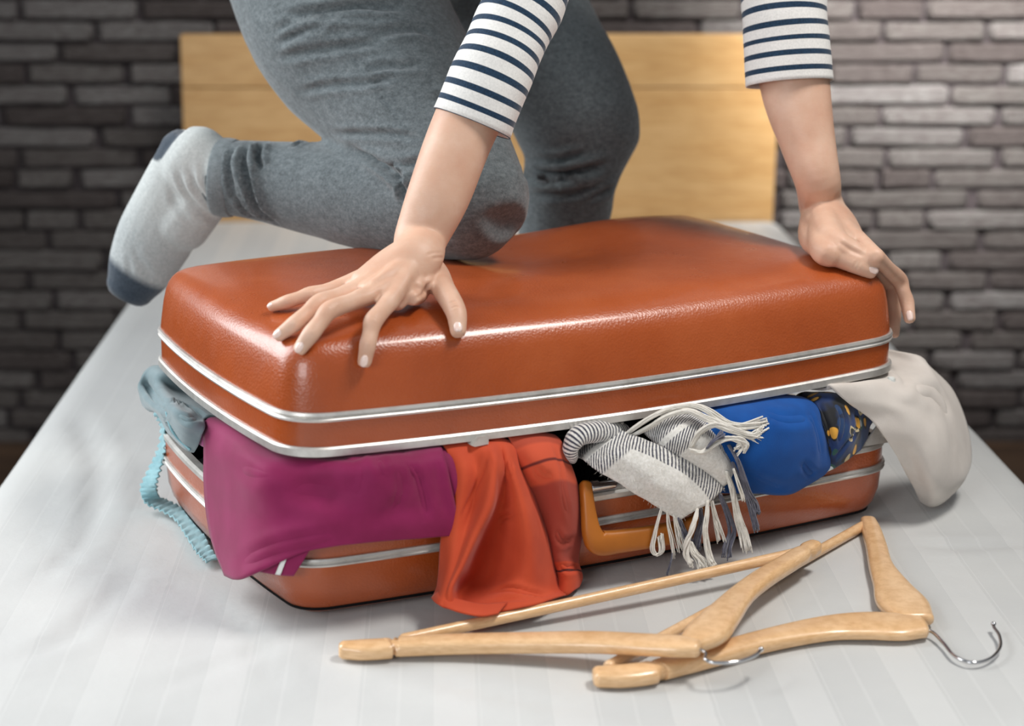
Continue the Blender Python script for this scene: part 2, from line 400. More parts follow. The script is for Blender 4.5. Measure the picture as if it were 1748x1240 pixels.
b = bmesh.new(); box(b, BX0 + 0.03, BX1 - 0.03, BY0 + 0.03, BY1 - 0.01, -0.42, -0.265, 0.01); obj('bed_base', b, M_BOARD, bed, False)
for x in (BX0 + 0.1, BX1 - 0.1):
    for y in (BY0 + 0.12, BY1 - 0.12):
        b = bmesh.new(); box(b, x - 0.03, x + 0.03, y - 0.03, y + 0.03, FL, -0.42, 0.005); obj('leg', b, M_BOARD, bed, False)
# headboard: boards with thin joints
hb = thing('headboard', 'pale wooden panel headboard standing against the dark brick wall', 'headboard', (XC, 3.91, FL))
z1 = Y(820, 60, 3.87).z; z2 = Y(400, 150, 3.87).z; hx0 = Y(307, 60, 3.87).x; hx1 = Y(1334, 60, 3.87).x
for za, zb in ((z2 + 0.0012, z1), (z2 - 0.30, z2 - 0.0012), (FL, z2 - 0.3025)):
    b = bmesh.new(); box(b, hx0, hx1, 3.87, 3.905, za, zb, 0.0015, 1); obj('panel', b, M_BOARD, hb, False)
# ------------------------------------------------------------------ suitcase
def mat_leather():
    m = NT('orange_leatherette', 0.3, Coat_Weight=0.5, Coat_Roughness=0.16, Specular_IOR_Level=0.5)
    v = m.map(); n = m.noise(v, 7, 4, 0.6); g = m.noise(v, 260, 5, 0.7)
    vo = m.n.new('ShaderNodeTexVoronoi'); vo.inputs['Scale'].default_value = 380; m.link(v, vo.inputs['Vector'])
    m.color(m.ramp(n, [(0.3, lin('9b4519')), (0.5, lin('a64c1e')), (0.72, lin('b05628'))]))
    m.link(m.ramp(m.noise(v, 30, 5, 0.65), [(0.3, (0.26, 0.26, 0.26, 1)), (0.7, (0.38, 0.38, 0.38, 1))]), m.b.inputs['Roughness'])
    b1 = m.bump(vo.outputs['Distance'], 0.22, 0.0012); m.bump(g, 0.2, 0.0014, b1); return m.m
M_LEATHER = mat_leather()
mt = NT('brushed_aluminium', 0.42, 0.65); v_ = mt.map(); mt.color(mt.ramp(mt.noise(v_, 24, 5, 0.65), [(0.3, lin('b9b5b0')), (0.6, lin('dedbd6'))])); mt.bump(mt.noise(v_, 160, 4), 0.15, 0.0006); M_ALU = mt.m
mt = NT('chrome', 0.12, 1.0); mt.color(mt.ramp(mt.noise(mt.map(), 60, 2), [(0.3, lin('c8c8ca')), (0.7, lin('dcdcde'))])); M_CHROME = mt.m
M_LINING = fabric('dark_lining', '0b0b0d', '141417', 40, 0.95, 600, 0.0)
mt = NT('tan_handle_plastic', 0.42); mt.color(mt.ramp(mt.noise(mt.map(), 30, 3), [(0.3, lin('ab6420')), (0.7, lin('b86d24'))])); mt.bump(mt.noise(mt.map(), 400, 3), 0.15, 0.0006); M_TAN = mt.m
mt = NT('black_rubber', 0.6); mt.color(lin('141414')); M_BLACK = mt.m
def outline(inset=0.0, r=0.052, bow=0.016, n=14, m=16):
    """ case footprint as (u, v) with rounded corners and slightly bowed sides """
    hu, hv = HU - inset, HV - inset; r = max(r - inset, 0.012); out = []
    def pt(a, b):
        return (a + math.copysign(1, a) * (bow * (1 - (b / HV) ** 2) - bow) * min(abs(a) / hu, 1) ** 8 if a else a,
                b + math.copysign(1, b) * (bow * (1 - (a / HU) ** 2) - bow) * min(abs(b) / hv, 1) ** 8 if b else b)
    for (sx, sy, a0) in ((1, -1, -90), (1, 1, 0), (-1, 1, 90), (-1, -1, 180)):
        cx, cy = sx * (hu - r), sy * (hv - r)
        for k in range(n + 1):
            th = math.radians(a0 + 90 * k / n); out.append((cx + r * math.cos(th), cy + r * math.sin(th)))
        nx_, ny_ = {(1, -1): (hu, hv - r), (1, 1): (-(hu - r), hv), (-1, 1): (-hu, -(hv - r)), (-1, -1): (hu - r, -hv)}[(sx, sy)]
        px_, py_ = out[-1]
        for k in range(1, m): out.append((px_ + (nx_ - px_) * k / m, py_ + (ny_ - py_) * k / m))
    return [pt(a, b) for a, b in out]
NO = len(outline())
def lid_dz(u, v):      # how the overstuffed lid warps: ends lift a little, centre bulges
    a = u / HU
    return 0.004 * a * a + 0.002 * max(a, 0)
def case_ring(bm, inset, z, warp=None, f=1.0):
    return [bm.verts.new(UVZ(UC + a * f, VC + b_ * f, z + (warp(a * f, b_ * f) if warp else 0))) for a, b_ in outline(inset)]
def skin(bm, rings):
    for A, B in zip(rings, rings[1:]):
        for k in range(NO): bm.faces.new((A[k], A[(k + 1) % NO], B[(k + 1) % NO], B[k]))
def band(name, insets_z, mat, parent, warp=None, close=False):
    b = bmesh.new(); rg = [case_ring(b, i, z, warp) for i, z in insets_z]
    if close: rg.append(rg[0])
    skin(b, rg); return obj(name, b, mat, parent, True, None, 25)
case = thing('suitcase', 'large orange-brown hard suitcase on the bed, lid propped open by bulging clothes', 'suitcase', UVZ(UC, VC, 0.0))
# lid
def gauss(u, v, uc, vc, su, sv): return math.exp(-((u - uc) / su) ** 2 - ((v - vc) / sv) ** 2)
def top_warp(a, b_):
    u, v = UC + a, VC + b_; e = (1 - min(abs(a) / HU, 1) ** 4) * (1 - min(abs(b_) / HV, 1) ** 4)
    z = 0.010 * e + 0.010 * gauss(u, v, 1.24, 1.93, .14, .14) * e - 0.017 * gauss(u, v, 1.02, 1.86, .12, .10) + 0.004 * gauss(u, v, 0.84, 1.85, .1, .1) * e
    z += noise.noise(Vector((a * 9, b_ * 9, 1))) * 0.0015 * e
    return z + lid_dz(a, b_)
LID = [(0.0, .2135), (0.0015, .226), (0.0045, .245), (0.0075, .2575), (0.0105, .2645), (0.0145, .2700), (0.0195, .2740), (0.026, .2766), (0.035, .2788), (0.047, .2812), (0.060, .2832)]
b = bmesh.new(); rg = [case_ring(b, i, z, top_warp if i > .02 else (lambda a, q, i=i: lid_dz(a, q) + (top_warp(a, q) - lid_dz(a, q)) * (i / .021))) for i, z in LID]
base_o = outline(0.060)
for f in (0.86, 0.72, 0.58, 0.44, 0.3, 0.16, 0.05):
    rg.append([b.verts.new(UVZ(UC + a * f, VC + q * f, .2832 + 0.002 * (1 - f) + top_warp(a * f, q * f))) for a, q in base_o])
skin(b, rg); b.faces.new(rg[-1])
lid = obj('lid', b, M_LEATHER, case)
# smooth seam sub-bands
band('trim', [(0.003, .2040), (-0.0025, .2042), (-0.0035, .2065), (-0.0015, .2085), (-0.0035, .2105), (-0.0025, .2132), (0.003, .2136)], M_ALU, lid, lid_dz)
band('side_band', [(0.0, .1785), (0.0, .2045)], M_LEATHER, lid, lid_dz)
band('rim', [(0.012, .1700), (-0.0038, .1700), (-0.004, .1704), (-0.004, .1775), (-0.002, .1792), (0.003, .1794), (0.012, .179), (0.012, .17)], M_ALU, lid, lid_dz)
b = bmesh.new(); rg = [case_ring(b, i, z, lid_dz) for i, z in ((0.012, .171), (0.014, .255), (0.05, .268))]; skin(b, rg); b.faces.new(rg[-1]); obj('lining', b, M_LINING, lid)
# base
BASE = [(0.105, .0005), (0.042, .0005), (0.026, .003), (0.015, .009), (0.007, .020), (0.002, .036), (0.0, .0615)]
b = bmesh.new(); rg = [case_ring(b, i, z) for i, z in BASE]; skin(b, rg); b.faces.new(rg[0]); shell = obj('base', b, M_LEATHER, case)
band('trim', [(0.003, .0602), (-0.0025, .0604), (-0.0035, .0625), (-0.0015, .0645), (-0.0035, .0665), (-0.0025, .0688), (0.003, .069)], M_ALU, shell)
band('side_band', [(0.0, .0685), (0.0, .0875)], M_LEATHER, shell)
band('rim', [(0.010, .0870), (-0.001, .0870), (-0.0015, .088), (-0.0015, .0925), (0.002, .0945), (0.010, .0945), (0.010, .087)], M_ALU, shell)
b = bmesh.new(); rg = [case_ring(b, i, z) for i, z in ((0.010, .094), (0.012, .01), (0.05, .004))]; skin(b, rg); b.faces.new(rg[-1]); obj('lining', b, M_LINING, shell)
# ------------------------------------------------------------------ person kneeling on the case
from mathutils.bvhtree import BVHTree
def bvh_of(o):
    me = o.data; mw = o.matrix_basis if not o.parent else Matrix.Translation(o.location + o.parent.location)
    return BVHTree.FromPolygons([mw @ v.co for v in me.vertices], [tuple(p.vertices) for p in me.polygons])
lidbvh = bvh_of(lid)
def LD(px, py, off):
    r = ray(px, py); t = 1.3 / r.y
    while t * r.y < 3:
        p = CAMP + r * t; q, n, i, d = lidbvh.find_nearest(p)
        if d <= off + 0.0004: return p
        t += max((d - off) * 0.85, 0.0004)
    return G(px, py, 0.29 + off)
def PU(px, py, u):
    r = ray(px, py); return CAMP + r * ((u - CAMP.dot(U)) / r.dot(U))
def mat_skin():
    m = NT('skin', 0.48, Subsurface_Weight=0.12, Subsurface_Scale=0.008, Specular_IOR_Level=0.4)
    m.b.inputs['Subsurface Radius'].default_value = (1.0, 0.35, 0.2)
    v = m.map(); n = m.noise(v, 22, 5, 0.6); m.color(m.ramp(n, [(0.3, lin('cda087')), (0.55, lin('d6af97')), (0.75, lin('dfbda8'))]))
    b1 = m.bump(m.noise(v, 700, 3, 0.6), 0.12, 0.0006); m.bump(m.noise(m.map((1, 1, 3)), 130, 4, 0.6), 0.14, 0.0012, b1); return m.m
M_SKIN = mat_skin()
mt = NT('fingernail', 0.28, Coat_Weight=0.4); mt.color(mt.ramp(mt.noise(mt.map(), 120, 2), [(0.3, lin('eccdc0')), (0.7, lin('f4dcd2'))])); M_NAIL = mt.m
def mat_jersey(name, c0, c1, c2):
    m = NT(name, 0.95, Sheen_Weight=0.25, Specular_IOR_Level=0.15)
    v = m.map(); a = m.noise(v, 420, 3, 0.7); c = m.noise(m.map((1, 1, 1.6)), 130, 4, 0.7)
    m.color(m.mix(0.5, m.ramp(a, [(0.3, lin(c0)), (0.5, lin(c1)), (0.7, lin(c2))]), m.ramp(c, [(0.35, lin(c0)), (0.5, lin(c1)), (0.65, lin(c2))])))
    b1 = m.bump(a, 0.2, 0.0006); m.bump(m.noise(v, 30, 4, 0.5), 0.25, 0.004, b1); return m.m
M_TROUSER = mat_jersey('grey_melange_jersey', '4c5356', '656d70', '7f878a')
M_RIB = mat_jersey('grey_rib_knit', '636b6e', '7b8386', '8d9598')
def mat_sock():
    m = NT('sock_knit', 0.95, Sheen_Weight=0.3, Specular_IOR_Level=0.1)
    a = m.n.new('ShaderNodeAttribute'); a.attribute_name = 'zone'; n = m.noise(m.map(), 300, 3, 0.7)
    x = m.xyz(a.outputs['Vector'])
    g = m.ramp(n, [(0.3, lin('9fa5a6')), (0.7, lin('bcc1c1'))]); lt = m.ramp(n, [(0.3, lin('b6bbba')), (0.7, lin('cdd1cf'))]); dk = m.ramp(n, [(0.3, lin('323c48')), (0.7, lin('46515c'))])
    m.color(m.mix(x[0], m.mix(x[1], g, lt), dk))
    b1 = m.bump(n, 0.2, 0.0006); w_ = m.n.new('ShaderNodeTexWave'); w_.inputs['Scale'].default_value = 170; w_.bands_direction = 'X'; m.link(m.map(), w_.inputs['Vector']); m.bump(w_.outputs['Fac'], 0.15, 0.0006, b1); return m.m
def mat_stripe():
    m = NT('striped_jersey', 0.9, Sheen_Weight=0.2, Specular_IOR_Level=0.2)
    uv = m.n.new('ShaderNodeUVMap'); x = m.xyz(uv.outputs[0]); n = m.noise(m.map(), 500, 3, 0.6)
    w_ = m.math('ADD', x[1], m.math('MULTIPLY', m.noise(m.map(), 30, 2), 0.0))
    st = m.math('FRACT', m.math('DIVIDE', w_, 0.0168)); s_ = m.ramp(st, [(0.0, (0, 0, 0, 1)), (0.39, (0, 0, 0, 1)), (0.41, (1, 1, 1, 1)), (0.74, (1, 1, 1, 1)), (0.76, (0, 0, 0, 1))])
    m.color(m.mix(s_, m.ramp(n, [(0.3, lin('dad8d4')), (0.7, lin('eeebe7'))]), m.ramp(n, [(0.3, lin('172a3c')), (0.7, lin('25405a'))])))
    m.bump(n, 0.25, 0.0006); return m.m
M_STRIPE = mat_stripe(); M_SOCK = mat_sock()
mt = NT('dark_hair', 0.5); mt.color(mt.ramp(mt.noise(mt.map((20, 20, 2)), 6, 4), [(0.3, lin('17110e')), (0.7, lin('2c211b'))])); M_HAIR = mt.m
person = thing('person', 'person in striped top and grey trousers kneeling on the suitcase and pressing it shut', 'person', (0.0, 2.3, 0.0))
def nb(): return bmesh.new()
PXM = 0.00067
# joints
wrR = LD(712, 438, 0.046); elR = Y(886, 20, 1.99); shR = V3(0.14, 2.12, 0.84)
wrL = LD(1402, 352, 0.044); elL = Y(1343, 10, 2.20); shL = V3(0.40, 2.32, 0.86)
neck = V3(0.30, 2.16, 0.93); pelv = V3(-0.06, 2.50, 0.66)
knN = Y(803, 347, 2.09); hipN = Y(555, -50, 2.36); ankN = Y(388, 303, 2.27)
knF = Y(985, 212, 2.45); hipF = V3(0.04, 2.63, 0.66); ankF = V3(0.15, 2.50, 0.06)
print('wrR', wrR, 'wrL', wrL, 'knN', knN)
def mm_(px, y): return px * y / FPX * 1.02
# --- right hand (left in the picture)
def hand(parts, wr, fore, mcps, fingers, thumb, up):
    for (m, f) in zip(mcps, fingers):
        b = nb(); tube(b, [wr.lerp(m, 0.12), wr.lerp(m, 0.6), m], [(0.0135, 0.013), (0.0115, 0.0115), (0.0100, 0.0100)], 12, 4); parts.append(b)
        (p1, r1), (p2, r2), (p3, r3) = f
        b = nb(); tube(b, [m, m.lerp(p1, .5), p1, p1.lerp(p2, .5), p2, p2.lerp(p3, .6), p3], [0.0102, r1 * .98, r1 * 1.06, r2 * 1.01, r2 * 1.06, (r3 + r2) / 2 * 1.02, r3 * 1.04], 20, 5); parts.append(b)
    for a_, b_ in zip(mcps, mcps[1:]):
        b = nb(); tube(b, [wr, wr.lerp((a_ + b_) / 2, 0.93)], [(0.013, 0.011), (0.009, 0.0085)], 12, 4); parts.append(b)
    b = nb(); tube(b, [wr.lerp(thumb[0][0], 0.0)] + [p for p, r in thumb], [0.015] + [r for p, r in thumb], 14, 6); parts.append(b)
    for k_ in (.25, .5, .75):
        b = nb(); tube(b, [wr.lerp(thumb[0][0], 0.5), thumb[1][0].lerp(mcps[0], k_) * .78 + wr * .22], [0.014, 0.0065], 12, 4); parts.append(b)
mR = [LD(666, 513, .022), LD(631, 504, .024), LD(604, 497, .021), LD(583, 491, .016)]
fR = [[(LD(637, 549, .020), .0090), (LD(628, 588, .013), .0080), (LD(622, 619, .0066), .0068)],
      [(LD(563, 530, .026), .0090), (LD(531, 570, .015), .0082), (LD(512, 596, .0066), .0068)],
      [(LD(545, 517, .022), .0086), (LD(503, 553, .013), .0078), (LD(476, 573, .0062), .0064)],
      [(LD(529, 503, .014), .0078), (LD(491, 515, .010), .0068), (LD(464, 524, .0054), .0054)]]
tR = [(LD(741, 468, .022), .0150), (LD(757, 494, .018), .0122), (LD(778, 532, .013), .0108), (LD(782, 566, .0072), .0082)]
pR = []
midR = (mR[0] + mR[3]) / 2 + V3(0, 0, .001)
hand(pR, wrR, None, mR, fR, tR, V3(0, 0, 1))
b = nb(); tube(b, [shR, elR.lerp(shR, 0.45), elR, Y(795, 212, 1.935), Y(750, 330, 1.90), Y(719, 405, 1.885), wrR, wrR.lerp(midR, 0.45), wrR.lerp(midR, 0.9)],
     [0.052, 0.045, 0.038, (0.0345, 0.036), (0.0325, 0.030), (0.0275, 0.023), (0.0262, 0.0205), (0.0285, 0.0165), (0.0275, 0.0095)], 40, 8, up=[(0, -1, 0.1)] * 5 + [(0, -1, .2), (0, -1, .4), (0, -.8, 1), (0, -.7, 1)]); pR.append(b)
for f_, m_ in ((.25, .0145), (.5, .0135), (.75, .012)):   # heel of the hand and ball of the thumb below the knuckles
    a_ = wrR.lerp(mR[0], f_) - V3(0, 0, .010); c_ = wrR.lerp(mR[3], f_) - V3(0, 0, .008)
    b = nb(); tube(b, [a_, (a_ + c_) / 2, c_], [m_, m_, m_ * .9], 14, 4); pR.append(b)
b = nb(); tube(b, [wrR - V3(0, 0, .008), tR[0][0].lerp(mR[0], .4) - V3(0, 0, .006), mR[0].lerp(tR[1][0], .42) - V3(0, 0, .003)], [.018, .0135, .0075], 14, 5); pR.append(b)
armR = union(pR, 0.0016, 9, 0.5)
# --- left hand, gripping the right end
mL = [LD(1494, 438, .016)]; mL.append(mL[0] + VV * 0.020 + V3(.004, 0, .000)); mL.append(mL[1] + VV * 0.019 + V3(-.003, 0, -.001)); mL.append(mL[2] + VV * 0.017 + V3(-.008, 0, -.003))
i1, i2, i3 = PU(1535, 478, 1.374), PU(1548, 515, 1.380), PU(1553, 545, 1.376)
print('index', [(p.dot(U), p.dot(VV), p.z) for p in [mL[0], i1, i2, i3]])
fL = [[(i1, .0090), (i2, .0080), (i3, .0066)],
      [(i1 + VV * .021 + V3(.003, 0, -.006), .0090), (i2 + VV * .021 + V3(0, 0, -.016), .0082), (i3 + VV * .021 + V3(-.003, 0, -.022), .0066)],
      [(i1 + VV * .041 + V3(.001, 0, -.004), .0086), (i2 + VV * .041 + V3(0, 0, -.014), .0078), (i3 + VV * .041 + V3(-.002, 0, -.018), .0064)],
      [(i1 + VV * .058 + V3(-.004, 0, .002), .0078), (i2 + VV * .058 + V3(-.003, 0, -.002), .0068), (i3 + VV * .058 + V3(-.004, 0, -.004), .0056)]]
tL = [(LD(1404, 424, .018), .0155), (LD(1432, 438, .014), .0128), (LD(1462, 452, .0112), .0108), (LD(1488, 464, .0078), .0086)]
pL = []
midL = (mL[0] + mL[3]) / 2 + V3(0, 0, .001)
hand(pL, wrL, None, mL, fL, tL, V3(0, 0, 1))
b = nb(); tube(b, [wrL + V3(-.004, -.004, -.006), LD(1388, 405, .018), LD(1405, 428, .015)], [0.020, 0.017, 0.012], 12, 4); pL.append(b)
b = nb(); tube(b, [shL, elL.lerp(shL, 0.45), elL, Y(1357, 145, 2.175), Y(1378, 240, 2.15), Y(1396, 310, 2.13), wrL, wrL.lerp(midL, 0.4), wrL.lerp(midL, .88)],
     [0.050, 0.046, 0.041, (0.0400, 0.036), (0.0320, 0.031), (0.0262, 0.024), (0.0262, 0.0230), (0.030, 0.022), (0.031, 0.0135)], 40, 8, up=[(0, -1, 0.1)] * 5 + [(0, -1, .1), (.15, -1, .2), (.5, -.8, .6), (.7, -.5, .8)]); pL.append(b)
b = nb(); tube(b, [wrL, LD(1418, 412, .024), LD(1452, 430, .020), LD(1478, 446, .016)], [.021, .019, .0145, .0105], 16, 4); pL.append(b)
b = nb(); tube(b, [wrL, LD(1440, 400, .030), LD(1474, 424, .022)], [.021, .0165, .012], 16, 4); pL.append(b)
armL = union(pL, 0.0016, 16, 0.5)
# knuckle wrinkles and tendons
def kn(me, c, along, across, n=2, w=.0011, d=.0006, ln=.007):
    a = along.normalized(); x = across.normalized(); upv = x.cross(a).normalized()
    if upv.dot(CAMP - c) < 0: upv = -upv
    for k in range(n):
        o_ = a * (k - (n - 1) / 2) * 0.0032
        crease(me, [c + o_ + upv * .009 - x * ln * .7, c + o_ + upv * .0105, c + o_ + upv * .009 + x * ln * .7], w * 1.15, d * 1.8, 0.4)
for f, m_ in zip(fR, mR):
    kn(armR, f[0][0], f[1][0] - m_, (f[1][0] - m_).cross(CAMP - m_), 3)
    kn(armR, f[1][0], f[2][0] - f[0][0], (f[2][0] - f[0][0]).cross(CAMP - m_), 2, .001, .0004, .006)
kn(armR, tR[2][0], tR[3][0] - tR[1][0], (tR[3][0] - tR[1][0]).cross(CAMP - m_), 3)
kn(armL, tL[2][0], tL[3][0] - tL[1][0], (tL[3][0] - tL[1][0]).cross(CAMP - tL[1][0]), 2)
def towards(p, k): return p + (CAMP - p).normalized() * k
armbvh = None
def on_mesh(me, pxs):
    bv = BVHTree.FromPolygons([v.co.copy() for v in me.vertices], [tuple(p.vertices) for p in me.polygons]); out = []
    for q in pxs:
        r = ray(*q); h = bv.ray_cast(CAMP, r.normalized()); out.append(h[0] if h[0] is not None else None)
    return [p for p in out if p is not None]
def ccrease(me, pxs, w, d, rg=0.4, fine=6):
    Pn = [Vector((a, b_, 0)) for a, b_ in pxs]; q = [cr(Pn, i / fine) for i in range((len(Pn) - 1) * fine + 1)] if len(Pn) > 1 else Pn
    pts = on_mesh(me, [(v.x, v.y) for v in q])
    if len(pts) > 1: crease(me, pts, w, d, rg)
for pts, w_, d_ in [([(737, 442), (748, 440), (758, 440)], .0016, .0010), ([(727, 436), (742, 432), (758, 432)], .0014, .0006), ([(722, 500), (730, 488), (742, 479)], .0022, .0016), ([(707, 512), (722, 502), (728, 494)], .002, .0012),
                    ([(630, 508), (650, 490), (675, 470)], .0045, -.0012), ([(603, 500), (640, 476), (675, 455)], .004, -.0010), ([(668, 512), (690, 486), (702, 462)], .0045, -.0010), ([(617, 503), (642, 486), (668, 466)], .003, .0007)]:
    ccrease(armR, pts, w_, d_, 0.2)
for pts, w_, d_ in [([(1430, 410), (1450, 425), (1478, 438)], .0025, .0018), ([(1378, 330), (1376, 360), (1380, 385)], .004, -.0014)]:
    ccrease(armL, pts, w_, d_, 0.2)
# head and neck, torso, legs under the clothes
ankN_ = Y(388, 303, 2.27)
hd = V3(0.38, 2.06, 1.07); look = V3(0.15, -0.75, -0.65).normalized()
core = []
b = nb(); bmesh.ops.create_icosphere(b, subdivisions=4, radius=1.0)
hup = (V3(0, 0, 1) - look * look.z).normalized(); hx = look.cross(hup).normalized()
for v in b.verts:
    x, y, z = v.co.x * 0.075, v.co.y, v.co.z
    jaw = 1 - 0.28 * max(-z, 0) ** 1.3; f_ = 0.098 * y * (1 - 0.1 * max(-z, 0)); zz = z * 0.112
    ex = 0.0
    if y > 0.3:
        f_ += 0.020 * math.exp(-(v.co.x / .17) ** 2 - ((z + .18) / .22) ** 2) - 0.007 * (math.exp(-((abs(v.co.x) - .42) / .2) ** 2 - ((z - .02) / .13) ** 2)) + 0.005 * math.exp(-(v.co.x / .35) ** 2 - ((z + .52) / .10) ** 2) + .004 * math.exp(-(v.co.x / .3) ** 2 - ((z + .85) / .15) ** 2)
    v.co = hd + hx * (x * jaw) + look * f_ + hup * zz
core.append(b)
for s in (-1, 1):
    b = nb(); tube(b, [hd + hx * s * .074 + hup * .03 - look * .012, hd + hx * s * .083 - look * .02, hd + hx * s * .076 - hup * .03 - look * .01], [.010, .012, .008], 10, 3); core.append(b)
b = nb(); tube(b, [neck - V3(.04, -.03, .06), neck, hd - hup * .05 - look * .03], [.062, .052, .050], 16, 4); core.append(b)
chest = pelv.lerp(neck, .68)
b = nb(); tube(b, [pelv, pelv.lerp(neck, .3), chest, pelv.lerp(neck, .9)], [(.135, .105), (.115, .09), (.14, .10), (.10, .07)], 18, 4, up=(0.5, -0.8, -0.6)); core.append(b)
b = nb(); tube(b, [shR, neck - V3(.03, 0, .06), shL], [.050, .060, .050], 14, 4); core.append(b)
for s_, e_ in ((shR, elR), (shL, elL)):
    b = nb(); tube(b, [s_, s_.lerp(e_, .8)], [.050, .040], 14, 4); core.append(b)
for h_, k_, a_, t_ in ((hipN, knN, ankN, Y(238, 452, 2.30)), (hipF, knF, ankF, ankF + V3(.13, -.02, -.03))):
    b = nb(); tube(b, [pelv, h_, h_.lerp(k_, .55), k_], [.09, .072, .055, .036], 16, 4); core.append(b)
    b = nb(); tube(b, [k_, k_.lerp(a_, .35), a_], [.036, .030, .022], 16, 4); core.append(b)
    b = nb(); tube(b, [a_, a_.lerp(t_, .5), a_.lerp(t_, .85)], [.020, .018, .014], 14, 4); core.append(b)
corem = union(core, 0.0065, 3)
b = bmesh.new(); b.from_mesh(corem); b.from_mesh(armR); b.from_mesh(armL)
body = obj('body', b, M_SKIN, person)
mt = NT('lips', 0.45); mt.color(lin('b56a60')); M_LIP = mt.m
mt = NT('eye_white', 0.2); mt.color(lin('e8e6e2')); M_EYE = mt.m
for s in (-1, 1):
    b = nb(); bmesh.ops.create_icosphere(b, subdivisions=2, radius=.0115, matrix=Matrix.Translation(hd + hx * s * .031 + look * .079 + hup * .003)); obj('eye', b, M_EYE, body)
b = nb(); tube(b, [hd - hx * .022 + look * .083 - hup * .058, hd + look * .091 - hup * .057, hd + hx * .022 + look * .083 - hup * .058], [.003, .0055, .003], 10, 4); obj('lips', b, M_LIP, body)
b = nb(); bmesh.ops.create_icosphere(b, subdivisions=4, radius=1.0)
for v in b.verts:
    c = v.co.copy(); zf = c.z; yy = c.y
    if yy > 0.45 and zf < 0.55: yy = 0.2
    v.co = hd + hx * c.x * .086 + look * (yy * .10 - .012) + hup * (zf * .120 + .008) + V3(*[noise.noise(c * 6) * .004] * 3)
hair1 = b; b2 = nb(); tube(b2, [hd - look * .085 + hup * .03, hd - look * .15 + hup * .02, hd - look * .17 - hup * .08 + hx * .02], [.028, .030, .012], 14, 5)
obj('hair', union([hair1, b2], .006, 3), M_HAIR, person)
# nails
def nail(tip, prev, r, wid=None, ln=None, px=None):
    d = (tip - prev).normalized(); v = (CAMP - tip).normalized(); n = (v + V3(0, 0, .5)); n = (n - d * n.dot(d)).normalized(); x = d.cross(n)
    b = nb(); ln = ln or r * 1.5; wid = wid or r * .78; rows = []
    for i in range(7):
        t = i / 6; row = []
        w2 = wid * .80 * (1 - 0.35 * max(0, (t - .7) / .3) ** 2) * (1 - .25 * max(0, (.25 - t) / .25) ** 2)
        for j in range(9):
            s = -1 + j / 4; a_ = s * 1.0 * w2 / wid
            lift = r * (1.05 - .9 * max(0, t - .55) ** 2) * math.cos(a_ * .9)
            row.append(b.verts.new(tip + d * (-r * 1.15 + r * 1.70 * t) + x * (r * .98 * math.sin(a_ * .92) * w2 / wid) + n * (lift - 0.0)))
        rows.append(row)
    for A, B in zip(rows, rows[1:]):
        for j in range(8): b.faces.new((A[j], A[j + 1], B[j + 1], B[j]))
    bmesh.ops.recalc_face_normals(b, faces=b.faces); thicken(b, 0.0005)
    return obj('fingernail', b, M_NAIL, body)
for f in fR: nail(f[2][0], f[1][0], f[2][1])
nail(tR[3][0], tR[2][0], tR[3][1]); nail(tL[3][0], tL[2][0], tL[3][1])
for f in fL[:1]: nail(f[2][0], f[1][0], f[2][1])
# --- trousers
tp = []
def limb(pts, n=22, sub=5, up=None):
    b = nb(); tube(b, [p for p, r in pts], [r for p, r in pts], n, sub, up=up); tp.append(b)
limb([(hipN + V3(-.03, .05, .06), .118), (Y(590, 30, 2.32), mm_(168, 2.32)), (Y(668, 140, 2.25), mm_(150, 2.25)), (Y(738, 240, 2.17), mm_(124, 2.17)), (Y(788, 315, 2.11), mm_(108, 2.11)), (knN + V3(0.004, 0, .0), mm_(99, 2.09))])
limb([(knN, mm_(97, 2.09)), (Y(700, 350, 2.14), mm_(90, 2.14)), (Y(600, 335, 2.19), mm_(84, 2.19)), (Y(500, 317, 2.24), mm_(73, 2.24)), (Y(430, 307, 2.26), mm_(66, 2.26)), (Y(385, 303, 2.27), mm_(63, 2.27))])
limb([(hipF, .115), (Y(905, 60, 2.54), mm_(112, 2.54)), (Y(955, 140, 2.48), mm_(108, 2.48)), (Y(988, 215, 2.45), mm_(104, 2.45))])
limb([(Y(992, 222, 2.45), mm_(100, 2.45)), (Y(975, 300, 2.44), mm_(80, 2.44)), (Y(962, 385, 2.46), mm_(76, 2.45)), (V3(.155, 2.49, .13), .050), (ankF + V3(0, 0, .02), .044)])
limb([(hipN + V3(0, .02, .03), .12), (pelv, .13), (hipF, .12)])
b = nb(); tube(b, [pelv - V3(.02, -.02, .02), pelv.lerp(neck, .22)], [(.145, .115), (.128, .105)], 20, 4, up=(0.5, -0.8, -0.6)); tp.append(b)
tm = union(tp, 0.0042, 14, 0.5)
co = get_co(tm); no = get_no(tm); d_ = np.array([noise.noise(Vector(c * 14)) * .0016 + noise.noise(Vector(c * 34)) * .0007 for c in co]); set_co(tm, co + no * d_[:, None])
